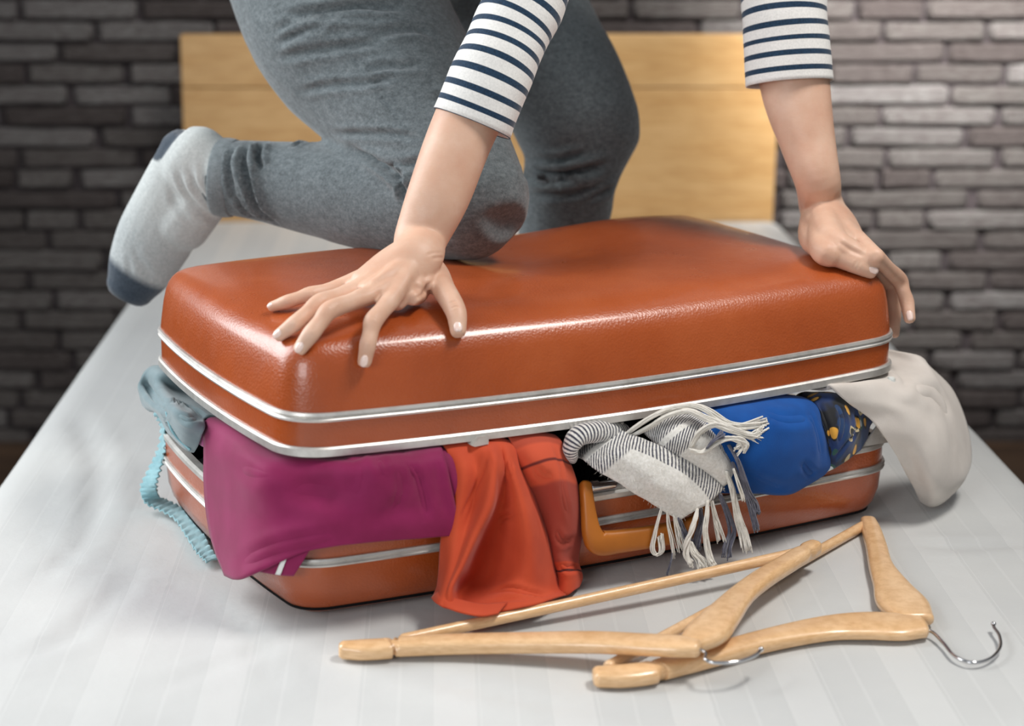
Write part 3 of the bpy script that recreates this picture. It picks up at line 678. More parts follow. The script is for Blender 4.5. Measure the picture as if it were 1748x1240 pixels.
for pts, w_, dp in [
    ([(478, 30), (540, 22), (620, 12), (700, 15)], .007, .004), ([(462, 55), (510, 38), (580, 28), (660, 28)], .006, .003), ([(470, 75), (520, 52), (560, 42)], .006, .003), ([(470, 100), (530, 88), (600, 78), (660, 72)], .006, .0025),
    ([(510, 157), (560, 146), (620, 142), (680, 132)], .005, .0025), ([(620, 120), (660, 114), (720, 112)], .006, .002), ([(565, 228), (620, 228), (670, 230), (712, 238)], .0045, .0028), ([(640, 270), (680, 285), (715, 280), (735, 290)], .006, .003),
    ([(545, 20), (590, 80), (640, 150), (690, 215), (716, 242)], .0022, .0014), ([(660, 298), (700, 296), (740, 300)], .005, .003),
    ([(600, 255), (640, 274), (672, 296), (688, 318), (690, 345)], .006, .006), ([(425, 240), (416, 275), (424, 310), (440, 350), (470, 380)], .0055, .0075), ([(448, 243), (440, 265), (446, 290)], .005, .005), ([(400, 335), (415, 355), (436, 372)], .004, .004), ([(398, 250), (392, 290), (400, 340)], .005, .003),
    ([(700, 430), (730, 420), (760, 405)], .006, .002), ([(500, 250), (520, 244), (540, 246)], .004, .003), ([(620, 62), (700, 50), (740, 60)], .007, .002), ([(730, 170), (790, 160), (830, 165)], .007, .0015),
    ([(890, 285), (940, 296), (990, 292), (1040, 280)], .007, .006), ([(890, 300), (940, 312), (1000, 308)], .006, .005), ([(900, 272), (950, 275), (1000, 262)], .006, .004), ([(910, 332), (970, 330), (1030, 318)], .007, .003), ([(1000, 345), (1030, 330), (1055, 315)], .006, .003)]:
    ccrease(tm, pts, w_ * .8, dp * 1.8, 0.65)
trousers = obj('trousers', tm, M_TROUSER, person)
# rib cuffs and socks
def rib_cuff(a, b_, r, up=None):
    b = nb(); N = 96; L = 8; d = (b_ - a); t = d.normalized(); x = t.cross(V3(0, 0, 1)).normalized() if abs(t.z) < .9 else t.cross(V3(0, 1, 0)).normalized(); y = t.cross(x); rg = []
    for i in range(L + 1):
        rr_ = r * (1 + .03 * math.sin(math.pi * i / L)); p = a + d * (i / L)
        rg.append([b.verts.new(p + (x * math.cos(2 * math.pi * k / N) + y * math.sin(2 * math.pi * k / N)) * (rr_ + .0006 * (k % 2))) for k in range(N)])
    rg.append([b.verts.new(b_ + (x * math.cos(2 * math.pi * k / N) + y * math.sin(2 * math.pi * k / N)) * (r - .003)) for k in range(N)])
    rg.append([b.verts.new(a + (x * math.cos(2 * math.pi * k / N) + y * math.sin(2 * math.pi * k / N)) * (r - .003)) for k in range(N)]); rg.append(rg[0])
    for A, B in zip(rg, rg[1:]):
        for k in range(N): b.faces.new((A[k], A[(k + 1) % N], B[(k + 1) % N], B[k]))
    return obj('cuff', b, M_RIB, trousers)
rib_cuff(Y(401, 305, 2.268), Y(371, 302, 2.272), mm_(64.5, 2.27))
rib_cuff(ankF + V3(0, 0, .045), ankF + V3(0, 0, .008), .043)
sp = []
b = nb(); tube(b, [Y(388, 304, 2.27), Y(358, 295, 2.275), Y(332, 275, 2.28)], [mm_(62, 2.27), mm_(62, 2.27), mm_(62, 2.28)], 18, 5); sp.append(b)
b = nb(); tube(b, [Y(325, 262, 2.285), Y(312, 305, 2.29), Y(290, 355, 2.295), Y(262, 410, 2.30), Y(237, 462, 2.30), Y(222, 492, 2.30)],
     [(mm_(53, 2.28), .034), (mm_(62, 2.28), .036), (mm_(66, 2.29), .036), (mm_(66, 2.3), .036), (mm_(56, 2.3), .032), (mm_(43, 2.3), .024)], 20, 5, up=(0, -1, .2)); sp.append(b)
b = nb(); tube(b, [Y(350, 330, 2.28), Y(310, 380, 2.29)], [mm_(48, 2.28), mm_(52, 2.28)], 16, 4); sp.append(b)
sm_ = union(sp, 0.003, 6, 0.5)
for pts, w_, dp in [([(300, 285), (318, 330), (350, 365), (372, 378)], .0045, .003), ([(322, 290), (338, 325), (368, 358)], .004, .0035), ([(345, 270), (350, 310), (372, 345)], .004, .002), ([(290, 320), (300, 350), (330, 385)], .004, .002), ([(222, 420), (240, 450), (262, 480)], .006, .002), ([(215, 430), (225, 470)], .004, .0015)]:
    ccrease(sm_, pts, w_, dp, .6)
def zone(me, toe, ti, heel, hr):
    at = me.attributes.new('zone', 'FLOAT_VECTOR', 'POINT'); co = get_co(me); td = toe - ti; L = td.length; td = td.normalized()
    t = (co - np.array(ti)) @ np.array(td) / L; z = np.clip((t - .50) * 12, 0, 1); hdist = np.linalg.norm(co - np.array(heel), axis=1); z = np.maximum(z, np.clip((hr - hdist) * 400, 0, 1))
    q = np.stack([z, np.clip(0.5 - t * 2.2, 0, 1), z * 0], 1); at.data.foreach_set('vector', q.ravel().astype(np.float32))
zone(sm_, Y(205, 530, 2.30), Y(285, 390, 2.295), Y(278, 236, 2.28), .030)
obj('sock', sm_, M_SOCK, person)
b1_, b2_ = nb(), nb(); tube(b1_, [ankF + V3(0, 0, .04), ankF + V3(0, 0, -.01), ankF + V3(-.01, 0, -.022)], [.040, .040, .036], 16, 4); tube(b2_, [ankF + V3(-.03, 0, -.024), ankF + V3(.05, -.01, -.028), ankF + V3(.13, -.02, -.034), ankF + V3(.16, -.025, -.037)], [(.032, .032), (.036, .029), (.040, .023), (.034, .018)], 16, 4, up=(0, 0, 1))
s2 = union([b1_, b2_], .004, 4); zone(s2, ankF + V3(.19, -.03, -.03), ankF + V3(.06, -.01, -.03), ankF + V3(-.07, 0, -.02), .03); obj('sock', s2, M_SOCK, person)
# --- striped top: body and two sleeves as one garment; the uv carries the distance along the arm
def uv_tube(pts, rads, n=40, sub=10, up=(0, -1, .1), wob=.0012, seed=0, off=0.0, thick=.0014, flare=0):
    bm = nb(); rings = tube(bm, pts, rads, n, sub, up=up, cap=False, round_end=False); L = bm.loops.layers.uv.new('UVMap'); acc = 0; dist = {}
    for i, r_ in enumerate(rings):
        c = sum((v.co for v in r_), Vector()) / n
        if i: acc += (c - pc).length
        pc = c
        for k, v in enumerate(r_): dist[v] = (k / n, acc + off)
    for f in bm.faces:
        for l in f.loops: l[L].uv = dist[l.vert]
    bmesh.ops.recalc_face_normals(bm, faces=bm.faces); bm.normal_update()
    d = {v: v.normal * (noise.noise(v.co * 22 + Vector((seed, 0, 0))) * wob + noise.noise(Vector((v.co.x * 14, v.co.y * 14, v.co.z * 40 + seed))) * wob) for v in bm.verts}
    for v, q in d.items(): v.co += q
    thicken(bm, thick); return bm
shb = bmesh.new()
for bm_ in (uv_tube([Y(805, 211, 1.935), Y(836, 135, 1.945), Y(868, 60, 1.965), Y(903, -20, 1.99), elR.lerp(shR, 0.4), shR], [(.0432, .040), (.0418, .040), (.0420, .041), .043, .051, .062], seed=1, off=.0119),
            uv_tube([Y(1347, 143, 2.175), Y(1343, 80, 2.185), Y(1338, 0, 2.20), elL.lerp(shL, .35), shL], [(.0500, .045), (.0495, .046), (.0495, .047), .053, .062], seed=5, off=.0129),
            uv_tube([pelv.lerp(neck, .02), pelv.lerp(neck, .3), chest, pelv.lerp(neck, .88), neck], [(.155, .125), (.135, .115), (.155, .115), (.12, .085), (.065, .06)], up=(0.5, -0.8, -0.6), seed=9)):
    t_ = bpy.data.meshes.new('t'); bm_.to_mesh(t_); shb.from_mesh(t_)
b = uv_tube([shR, neck - V3(.03, 0, .06), shL], [.062, .078, .062], seed=3); t_ = bpy.data.meshes.new('t'); b.to_mesh(t_); shb.from_mesh(t_)
me = bpy.data.meshes.new('top'); shb.to_mesh(me)
obj('striped_top', me, M_STRIPE, person)
# ------------------------------------------------------------------ case fittings
def worldbox(name, c, hu, hv, hz, mat, parent, bev=.001, rot=0.0, seg=2):
    b = bmesh.new(); box(b, -hu, hu, -hv, hv, -hz, hz, bev, seg); b.transform(Matrix.Translation(c) @ Matrix.Rotation(PH + rot, 4, 'Z')); return obj(name, b, mat, parent, True, None, 40)
def sp(px, py, s): return S(px, py, s)
b = nb(); tube(b, [sp(999, 829, .006), sp(1001, 845, .012), sp(1005, 880, .018), sp(1011, 912, .022), sp(1024, 927, .023), sp(1060, 924, .0235), sp(1120, 915, .0235), sp(1165, 906, .023), sp(1186, 897, .022), sp(1196, 875, .018), sp(1196, 840, .012), sp(1194, 812, .006)],
    [(.0062, .006), (.0066, .0062), (.0078, .0065), (.0105, .007), (.0130, .0075), (.0122, .0075), (.0118, .0075), (.0122, .0075), (.0118, .0075), (.0085, .0065), (.0066, .0062), (.0062, .006)], 24, 6, up=tuple(-VV), expo=3.0)
obj('handle', b, M_TAN, case)
pc = PU(1027, 826, 0); 
for px_, wd in ((1027, .013), (1240, .013)):
    p = sp(px_, 830 - (px_ - 1027) * .17, -.004)
    pl = worldbox('lock_plate', Vector((p.x, p.y, .0958)) + VV * .012, .034, .011, .0012, M_ALU, shell, .0008)
    b = nb(); tube(b, [Vector((p.x, p.y, .1015)) - U * wd, Vector((p.x, p.y, .1015)) + U * wd], [.0062, .0062], 20, 3); obj('lock_barrel', b, M_CHROME, shell)
p = sp(1004, 812, -.004); b = nb(); tube(b, [Vector((p.x, p.y, .104)) - U * .008, Vector((p.x, p.y, .104)) + U * .010], [.0050, .0050], 18, 3); obj('lock_barrel', b, M_CHROME, shell)
p = sp(817, 748, .006) - V3(0, 0, .0035)
b = bmesh.new(); vs = [b.verts.new(p + U * a + V3(0, 0, z) + VV * v_) for v_ in (-.004, .006) for a, z in ((-.0095, -.0022), (-.006, -.0038), (.009, -.0030), (.0092, .0045), (-.001, .0045))]
for k in range(5): b.faces.new((vs[k], vs[(k + 1) % 5], vs[5 + (k + 1) % 5], vs[5 + k]))
b.faces.new(vs[:5]); b.faces.new(vs[5:][::-1]); obj('latch_catch', b, M_ALU, lid, True, None, 40)
b = nb(); q0 = sp(1052, 712, -.012); tube(b, [q0, q0 - V3(0, 0, .006), q0 - V3(0, 0, .009) + U * .003, q0 - V3(0, 0, .0075) + U * .0075], [.0019] * 4, 12, 4); obj('latch_catch', b, M_ALU, lid)
b = bmesh.new(); pg_ = UVZ(1.333, 1.583, .1640); bmesh.ops.create_cone(b, cap_ends=True, segments=20, radius1=.0065, radius2=.0045, depth=.013, matrix=Matrix.Translation(pg_)); bmesh.ops.bevel(b, geom=b.edges[:], offset=.001, segments=2, affect='EDGES')
mt = NT('white_plastic', .4); mt.color(lin('e2e4e0')); M_WHITE = mt.m
obj('corner_peg', b, M_WHITE, lid, True, None, 40)
# hinge plate with its round boss at the right front corner of the base
def front_plate(poly, z0, off, th, mat, name, parent):
    b = bmesh.new(); A = [b.verts.new(UVZ(u, V0 + off, z)) for u, z in poly]; B = [b.verts.new(UVZ(u, V0 + off + th, z)) for u, z in poly]; n = len(A)
    for k in range(n): b.faces.new((A[k], A[(k + 1) % n], B[(k + 1) % n], B[k]))
    b.faces.new(A); b.faces.new(B[::-1]); bmesh.ops.bevel(b, geom=b.edges[:], offset=.0007, segments=2, affect='EDGES'); return obj(name, b, mat, parent, True, None, 40)
hp = front_plate([(1.298, .0945), (1.345, .0945), (1.346, .116), (1.336, .124), (1.322, .122)], 0, .010, .003, M_ALU, 'hinge_plate', shell)
for r_, o_, m_ in ((.0095, -.0008, M_ALU), (.0068, -.0018, M_CHROME), (.0030, -.0026, M_BLACK)):
    b = bmesh.new(); bmesh.ops.create_cone(b, cap_ends=True, segments=28, radius1=r_, radius2=r_, depth=.003, matrix=Matrix.Translation(UVZ(1.333, V0 + .0095 + o_, .1095)) @ Matrix.Rotation(PH, 4, 'Z') @ Matrix.Rotation(math.pi / 2, 4, 'X'))
    bmesh.ops.bevel(b, geom=b.edges[:], offset=.0005, segments=1, affect='EDGES'); obj('rivet', b, m_, shell, True, None, 40)
# ------------------------------------------------------------------ garments
def smoothnoise(a, f1, b_=0, f2=1, seed=0):
    return lambda co, u, v: noise.noise(co * f1 + Vector((seed, 0, 0))) * a + noise.noise(co * f2 + Vector((0, seed, 0))) * b_
def garment(name, label, rows, mat, cat, su=7, sv=7, thick=.0022, wave=None, group=None, creases=(), parent=None, tuck=True):
    def pt(p):
        if isinstance(p, Vector): return p
        return sp(*p) if len(p) == 3 else (Y(p[0], p[1], p[3]) if p[3] is not None else G(p[0], p[1], p[2]))
    W_ = [[pt(p) for p in r] for r in rows]
    if tuck and len(rows) > 4 and len(rows[0][-2]) == 3 and not isinstance(rows[1][2], Vector) and rows[1][2][2] < .012 and rows[0][2][2] < 0 :
        for j, p in enumerate(rows[1]):          # the cloth comes out from under the rim of the lid
            if isinstance(p, Vector): continue
            q = sp(p[0], p[1], -.004); q.z = min(q.z, .1665); gx_ = (sdf(q + V3(.002, 0, 0)) - sdf(q)) / .002; gy_ = (sdf(q + V3(0, .002, 0)) - sdf(q)) / .002
            W_[1][j] = q; W_[0][j] = q - Vector((gx_, gy_, 0)).normalized() * .04 - V3(0, 0, .008)
    me = patch(W_, su, sv, thick, wave)
    for pts, w_, d_ in creases: ccrease(me, pts, w_, d_, .5)
    o = obj(name, me, mat, parent)
    if parent is None: tag(o, label, cat, group)
    return o
M_MAGENTA = fabric('magenta_cotton', '7c1846', '8c2054', 20, .68, 1200, .12)
M_PINK = fabric('pink_cotton', 'b04a86', 'bd5a94', 20, .8, 900, .3)
def mat_rust():
    m = NT('rust_cotton', .78, Sheen_Weight=.08, Specular_IOR_Level=.25); uv = m.n.new('ShaderNodeUVMap'); x = m.xyz(uv.outputs[0]); n = m.noise(m.map(), 25, 4)
    m.color(m.ramp(n, [(.3, lin('bb4527')), (.7, lin('c9502f'))])); m.bump(m.noise(m.map(), 1100, 2), .2, .0005); return m.m
def mat_rust_check():
    m = NT('rust_check_cotton', .85, Sheen_Weight=.08, Specular_IOR_Level=.2); uv = m.n.new('ShaderNodeUVMap'); x = m.xyz(uv.outputs[0])
    r_ = m.ramp(x[1], [(0, lin('b04a35')), (.20, lin('b04a35')), (.215, lin('cc563a')), (.285, lin('cc563a')), (.29, lin('6b2a26')), (.297, lin('6b2a26')), (.302, lin('cc563a')), (.37, lin('cc563a')), (.385, lin('a34436')), (.74, lin('a34436')), (.75, lin('c24a2e')), (.80, lin('c24a2e')), (.805, lin('4e1f20')), (.815, lin('4e1f20')), (.82, lin('c24a2e')), (1, lin('c04a2e'))])
    m.color(r_); m.bump(m.noise(m.map(), 1100, 2), .2, .0005); return m.m
M_RUST, M_RUSTC = mat_rust(), mat_rust_check()
M_BLUE = fabric('royal_blue_cotton', '0a468e', '0d52a0', 30, .82, 1000, .1)
M_BEIGE = fabric('beige_cotton', 'cbc2ba', 'd6cec6', 25, .9, 900, .15)
M_TEALGREY = fabric('grey_teal_jersey', '6f8287', '7e9196', 40, .9, 900, .3)
M_TEAL = fabric('teal_lace', '7aa7b0', '94bcc3', 60, .9, 600, .3)
# dark clothes packed inside
pile = thing('folded_clothes', 'black folded clothes packed deep in the dark inside of the suitcase', 'clothes', UVZ(UC, VC, .006))
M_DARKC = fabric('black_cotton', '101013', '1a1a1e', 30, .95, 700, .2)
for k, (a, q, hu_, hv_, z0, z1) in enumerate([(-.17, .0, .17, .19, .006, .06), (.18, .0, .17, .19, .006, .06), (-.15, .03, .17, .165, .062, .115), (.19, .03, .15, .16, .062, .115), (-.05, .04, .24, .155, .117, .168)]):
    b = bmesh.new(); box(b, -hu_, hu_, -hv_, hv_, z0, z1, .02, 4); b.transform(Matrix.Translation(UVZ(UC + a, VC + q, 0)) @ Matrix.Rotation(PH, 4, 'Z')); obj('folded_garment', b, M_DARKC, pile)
# magenta
mag = garment('magenta_blouse', 'magenta cloth hanging out over the front left corner of the suitcase', [
    [(350, 696, -.03), (392, 706, -.03), (450, 735, -.03), (540, 750, -.03), (630, 748, -.03), (700, 742, -.03), (745, 738, -.03)],
    [(352, 716, .004), (394, 724, .006), (450, 755, .007), (540, 772, .008), (632, 766, .008), (700, 760, .008), (750, 755, .008)],
    [(351, 760, .008), (394, 772, .013), (450, 798, .022), (540, 806, .008), (640, 796, .030), (708, 790, .022), (758, 785, .018)],
    [(351, 810, .009), (398, 824, .016), (455, 840, .028), (545, 846, .014), (645, 838, .034), (715, 828, .026), (768, 825, .022)],
    [(355, 865, .010), (402, 882, .018), (458, 885, .024), (550, 880, .026), (652, 872, .030), (725, 864, .026), (777, 868, .024)],
    [(365, 925, .014), (405, 938, .024), (455, 928, .030), (545, 912, .030), (655, 900, .032), (728, 894, .028), (782, 896, .026)],
    [(385, 983, .020), (408, 990, .032), (450, 972, .034), (530, 938, .030), (640, 924, .030), (720, 918, .027), (785, 913, .026)]],
    M_MAGENTA, 'clothes', 8, 8, .0022, smoothnoise(.0014, 12, .0005, 40, 3), None,
    [([(570, 785), (640, 775), (700, 768)], .009, .003), ([(640, 775), (655, 800), (668, 830)], .005, .003), ([(692, 785), (712, 815), (722, 850), (728, 885)], .0035, .004), ([(676, 790), (684, 835), (672, 875)], .005, .003), ([(400, 800), (450, 810), (520, 800)], .008, .002),
     ([(430, 850), (520, 835), (600, 850)], .010, .0018), ([(745, 780), (752, 830), (765, 890)], .004, .0015), ([(400, 965), (480, 935), (590, 912)], .007, .0025), ([(600, 770), (612, 810), (604, 850)], .006, .0025)])
garment('fold', '', [[(742, 745, -.01), (754, 745, -.01), (764, 750, -.01)], [(748, 768, .010), (760, 768, .012), (769, 768, .010)], [(756, 800, .014), (770, 805, .017), (781, 808, .014)], [(765, 840, .016), (779, 845, .019), (790, 846, .016)], [(770, 858, .016), (780, 857, .018), (794, 849, .016)]], M_MAGENTA, '', 6, 6, .002, None, None, (), mag)
tb = garment('hem_tab', '', [[(462, 955, .024), (490, 950, .026), (530, 938, .026)], [(452, 966, .022), (482, 965, .026), (518, 958, .026)], [(446, 976, .020), (474, 981, .024), (502, 983, .024)]], M_MAGENTA, '', 5, 5, .0018, None, None, (), mag)
garment('stripe', '', [[(481, 954, .0300), (490, 953, .0300)], [(470, 981, .0290), (479, 982, .0290)]], M_WHITE, '', 5, 4, .0006, None, None, (), tb)
garment('flap', '', [[(350, 718, .001), (344, 726, .004), (339, 733, .005)], [(352, 738, .004), (343, 742, .007), (334, 745, .006)], [(353, 765, .004), (346, 763, .006), (338, 758, .005)]], M_PINK, '', 6, 6, .0022, None, None, (), mag)
# rust red
rust = garment('rust_red_shirt', 'rust-red cloth spilling over the case front down to the sheet, right of the magenta cloth', [
    [(755, 732, -.03), (775, 732, -.03), (795, 731, -.03), (815, 730, -.03), (835, 729, -.03), (850, 729, -.03), (865, 729, -.03), (880, 731, -.03)],
    [(757, 754, .002), (775, 751, .007), (793, 750, .011), (812, 748, .008), (830, 748, .010), (845, 750, .012), (858, 754, .012), (872, 758, .006)],
    [(768, 800, .008), (792, 803, .020), (814, 800, .016), (838, 792, .028), (848, 794, .030), (860, 796, .018), (872, 797, .026), (886, 800, .010)],
    [(764, 860, .010), (785, 863, .026), (808, 860, .022), (836, 856, .044), (846, 858, .020), (862, 856, .018), (890, 855, .042), (915, 860, .012)],
    [(755, 912, .014), (774, 920, .032), (794, 918, .036), (812, 916, .048), (824, 918, .008), (852, 918, .010), (900, 912, .050), (935, 920, .016)],
    [(752, 962, .020), (766, 968, .040), (778, 968, .046), (790, 968, .052), (800, 972, .006), (840, 976, .008), (900, 970, .054), (946, 975, .020)],
    [(750, 1000, .024), (756, 1008, .048), (764, 1010, .056), (771, 1006, .056), (780, 1012, .008), (820, 1014, .020), (896, 1008, .060), (957, 1008, .026)],
    [(742, 1020, .03), (750, 1034, .06), (762, 1040, .065), (776, 1042, .06), (792, 1046, .04), (826, 1050, .07), (904, 1036, .08), (966, 1017, .05)]],
    M_RUST, 'clothes', 9, 8, .0018, smoothnoise(.0014, 16, .0004, 45, 7), None,
    [([(836, 768), (822, 810), (802, 850), (785, 890)], .0022, .0018), ([(872, 782), (868, 800), (874, 812)], .0035, .003), ([(850, 890), (862, 882), (876, 880)], .003, .003),
     ([(838, 1012), (870, 1006), (905, 1014), (945, 1018)], .003, .003), ([(828, 1030), (870, 1024), (930, 1022)], .0025, .003), ([(900, 830), (925, 890), (940, 950)], .004, .0015)])
garment('sleeve', '', [
    [(866, 728, -.02), (890, 728, -.02), (918, 728, -.02), (945, 730, -.02)],
    [(868, 748, .003), (895, 744, .009), (924, 743, .010), (950, 748, .001)],
    [(884, 800, .005), (912, 788, .020), (942, 782, .018), (972, 790, .003)],
    [(903, 850, .006), (934, 845, .015), (962, 842, .028), (990, 850, .003)],
    [(925, 905, .008), (948, 900, .022), (972, 902, .022), (994, 900, .003)],
    [(938, 950, .010), (953, 950, .024), (972, 952, .014), (986, 955, .004)],
    [(948, 985, .014), (964, 984, .028), (980, 984, .024), (992, 984, .008)],
    [(950, 1016, .02), (966, 1017, .03), (978, 1008, .03), (986, 1002, .015)]], M_RUSTC, '', 8, 8, .0018, smoothnoise(.0012, 16, .0005, 45, 11), None,
    [([(945, 760), (958, 800), (964, 850), (974, 890)], .003, .0022), ([(912, 800), (930, 815), (944, 812)], .004, .003), ([(955, 965), (972, 972), (990, 962)], .003, .003), ([(948, 905), (960, 925), (985, 918)], .003, .003)], rust)
garment('hem', '', [[(738, 1022, .035), (745, 1014, .04), (757, 1006, .045)], [(750, 1034, .06), (757, 1026, .06), (767, 1018, .055)], [(790, 1048, .08), (792, 1038, .07), (794, 1028, .06)], [(822, 1054, .09), (824, 1044, .08), (826, 1034, .07)], [(850, 1050, .09), (858, 1040, .08), (866, 1031, .07)]], M_RUST, '', 6, 6, .0018, smoothnoise(.001, 30, 0, 1, 2), None, (), rust)
# blue
blue = garment('blue_dress', 'royal blue cloth bulging over the case rim between scarf and leafy print', [
    [(1195, 668, -.04), (1240, 662, -.04), (1290, 655, -.04), (1340, 650, -.04), (1385, 655, -.04), (1410, 665, -.04)],
    [(1190, 700, -.008), (1235, 690, .000), (1285, 682, .004), (1335, 680, .004), (1375, 684, .0), (1398, 700, -.008)],
    [(1195, 740, .012), (1240, 728, .024), (1290, 720, .030), (1340, 718, .030), (1380, 722, .024), (1406, 735, .010)],
    [(1200, 780, .014), (1245, 772, .028), (1295, 765, .036), (1345, 762, .036), (1388, 764, .028), (1414, 772, .012)],
    [(1210, 815, .012), (1250, 812, .022), (1297, 808, .030), (1345, 805, .030), (1385, 800, .022), (1416, 794, .012)],
    [(1215, 838, .008), (1252, 840, .012), (1297, 840, .016), (1342, 843, .016), (1372, 829, .012), (1406, 808, .008)]], M_BLUE, 'clothes', 8, 8, .0022, smoothnoise(.0012, 12, .0006, 40, 5), None,
    [([(1300, 700), (1340, 715), (1390, 712)], .006, .0025), ([(1380, 700), (1396, 740), (1404, 790)], .005, .002), ([(1260, 800), (1310, 825), (1345, 838)], .006, .0015), ([(1370, 790), (1380, 805), (1390, 812)], .004, .003)])
def mat_leaf():
    m = NT('leafy_print', .8, Sheen_Weight=.2); v = m.map((1, 1, 1)); mp = m.n.new('ShaderNodeMapping'); mp.inputs['Rotation'].default_value = (.5, .6, .4); mp.inputs['Scale'].default_value = (48, 90, 50)
    m.link(v, mp.inputs[0]); vo = m.n.new('ShaderNodeTexVoronoi'); vo.inputs['Scale'].default_value = 1.0; vo.inputs['Randomness'].default_value = .9; m.link(mp.outputs[0], vo.inputs['Vector'])
    d = vo.outputs['Distance']; sel = m.xyz(vo.outputs['Color'])[0]
    leaf = m.ramp(d, [(0, (1, 1, 1, 1)), (.40, (1, 1, 1, 1)), (.42, (0, 0, 0, 1))]); rim = m.ramp(d, [(0, (0, 0, 0, 1)), (.33, (0, 0, 0, 1)), (.35, (1, 1, 1, 1)), (.47, (1, 1, 1, 1)), (.49, (0, 0, 0, 1))])
    lc = m.ramp(sel, [(0, lin('dea23a')), (.36, lin('c9d3d6')), (.58, lin('0f3460')), (.78, lin('0b0c10'))], 'CONSTANT')
    rc = m.ramp(sel, [(0, lin('0d0e12')), (.36, lin('27514a')), (.58, lin('0f3460')), (.78, lin('c7b68e'))], 'CONSTANT')
    bg = m.ramp(m.noise(v, 30, 2), [(.44, lin('0e2f63')), (.56, lin('0a0c12'))]); m.color(m.mix(rim, m.mix(leaf, bg, lc), rc)); return m.m
M_LEAF = mat_leaf()
garment('patterned_scarf', 'navy cloth printed with yellow and white leaves beside the blue cloth', [
    [(1388, 655, -.03), (1415, 648, -.03), (1445, 650, -.03), (1472, 662, -.03), (1500, 680, -.02)],
    [(1390, 690, .000), (1412, 676, .002), (1440, 678, .001), (1466, 692, -.003), (1490, 708, -.006)],
    [(1402, 720, .012), (1422, 710, .014), (1446, 706, .010), (1466, 712, .002), (1482, 728, -.004)],
    [(1412, 752, .014), (1430, 742, .020), (1452, 736, .018), (1468, 738, .006), (1478, 746, -.002)],
    [(1416, 784, .014), (1432, 775, .020), (1450, 764, .018), (1462, 756, .008), (1472, 757, .001)],
    [(1408, 806, .010), (1424, 799, .014), (1440, 788, .013), (1454, 777, .009), (1466, 768, .004)]], M_LEAF, 'clothes', 8, 8, .0018, smoothnoise(.0018, 30, 0, 1, 4), None,
    [([(1395, 690), (1410, 730), (1420, 770)], .003, .004), ([(1430, 690), (1440, 720), (1432, 760)], .004, .003), ([(1460, 700), (1462, 730), (1452, 755)], .003, .003), ([(1425, 785), (1440, 765), (1455, 745)], .0025, .002)])
# beige
N_ = None
rows = [[(1400, 640, -.02), (1446, 634, -.02), (1490, 628, -.02), (1520, 622, -.02), UVZ(1.30, 1.64, .158), UVZ(1.30, 1.74, .158)],
    [(1408, 652, -.004), (1450, 644, -.004), (1492, 637, -.004), (1522, 630, -.004), UVZ(1.350, 1.64, .1668), UVZ(1.355, 1.74, .1668)],
    [(1414, 660, .004), (1455, 659, .008), (1502, 656, .010), UVZ(1.350, 1.583, .159), UVZ(1.372, 1.64, .165), UVZ(1.378, 1.74, .168)],
    [(1440, 682, .008), (1478, 682, .014), (1522, 684, N_, 1.985), (1556, 672, N_, 2.0), (1580, 640, N_, 2.06), (1554, 606, N_, 2.09)],
    [(1475, 706, .010), (1512, 706, N_, 1.98), (1550, 706, N_, 1.985), (1582, 700, N_, 2.01), (1605, 672, N_, 2.06), (1586, 630, N_, 2.11)],
    [(1502, 736, N_, 1.978), (1536, 740, N_, 1.98), (1570, 742, N_, 1.985), (1600, 740, N_, 2.0), (1628, 720, N_, 2.06), (1624, 668, N_, 2.13)],
    [(1524, 768, N_, 1.985), (1552, 776, N_, 1.99), (1582, 782, N_, 1.985), (1610, 782, N_, 2.0), (1640, 765, N_, 2.06), (1648, 728, N_, 2.12)],
    [(1546, 804, N_, 2.0), (1568, 815, N_, 2.0), (1592, 820, N_, 1.99), (1618, 818, N_, 2.01), (1644, 808, N_, 2.05), (1655, 785, N_, 2.10)],
    [(1562, 832, N_, 2.02), (1578, 842, N_, 2.02), (1596, 846, N_, 2.01), (1614, 842, N_, 2.02), (1632, 833, N_, 2.05), (1642, 820, N_, 2.07)],
    [(1572, 854, N_, 2.045), (1580, 860, N_, 2.045), (1588, 863, N_, 2.04), (1597, 862, N_, 2.04), (1608, 856, N_, 2.05), (1618, 848, N_, 2.06)]]
garment('beige_towel', 'plain beige cloth draped out of the right end of the suitcase', rows, M_BEIGE, 'clothes', 8, 8, .003, smoothnoise(.001, 10, .0003, 40, 8), None,
    [([(1560, 660), (1595, 672), (1622, 700)], .010, .004), ([(1590, 650), (1620, 720), (1630, 790)], .010, .002)])
# teal grey at the left
tg = garment('grey_pyjama_top', 'grey-teal cloth squeezed out under the left end of the suitcase lid', [
    [UVZ(.65, 1.98, .158), UVZ(.65, 1.94, .158), (292, 648, -.02), (326, 676, -.02), (352, 696, -.02)],
    [UVZ(.616, 2.0, .1668), UVZ(.608, 1.955, .1668), (294, 671, .008), (328, 696, .008), (354, 716, .004)],
    [(239, 650, None, 2.05), (262, 671, .012), (293, 692, .028), (322, 712, .024), (348, 732, .010)],
    [(239, 672, None, 2.045), (262, 688, .024), (288, 712, .030), (316, 734, .026), (343, 748, .010)],
    [(244, 692, None, 2.045), (266, 700, .020), (288, 728, .024), (312, 752, .020), (338, 762, .008)],
    [(256, 702, None, 2.05), (272, 706, .012), (290, 738, .014), (318, 766, .010), (332, 770, .004)]], M_TEALGREY, 'clothes', 8, 8, .0022, smoothnoise(.0022, 20, .0006, 50, 6), None,
    [([(280, 690), (300, 686), (330, 700), (352, 718)], .004, .005), ([(245, 650), (265, 680), (285, 700)], .004, .003), ([(282, 700), (284, 720), (300, 745)], .003, .004), ([(300, 710), (320, 715), (340, 712)], .004, .003)])
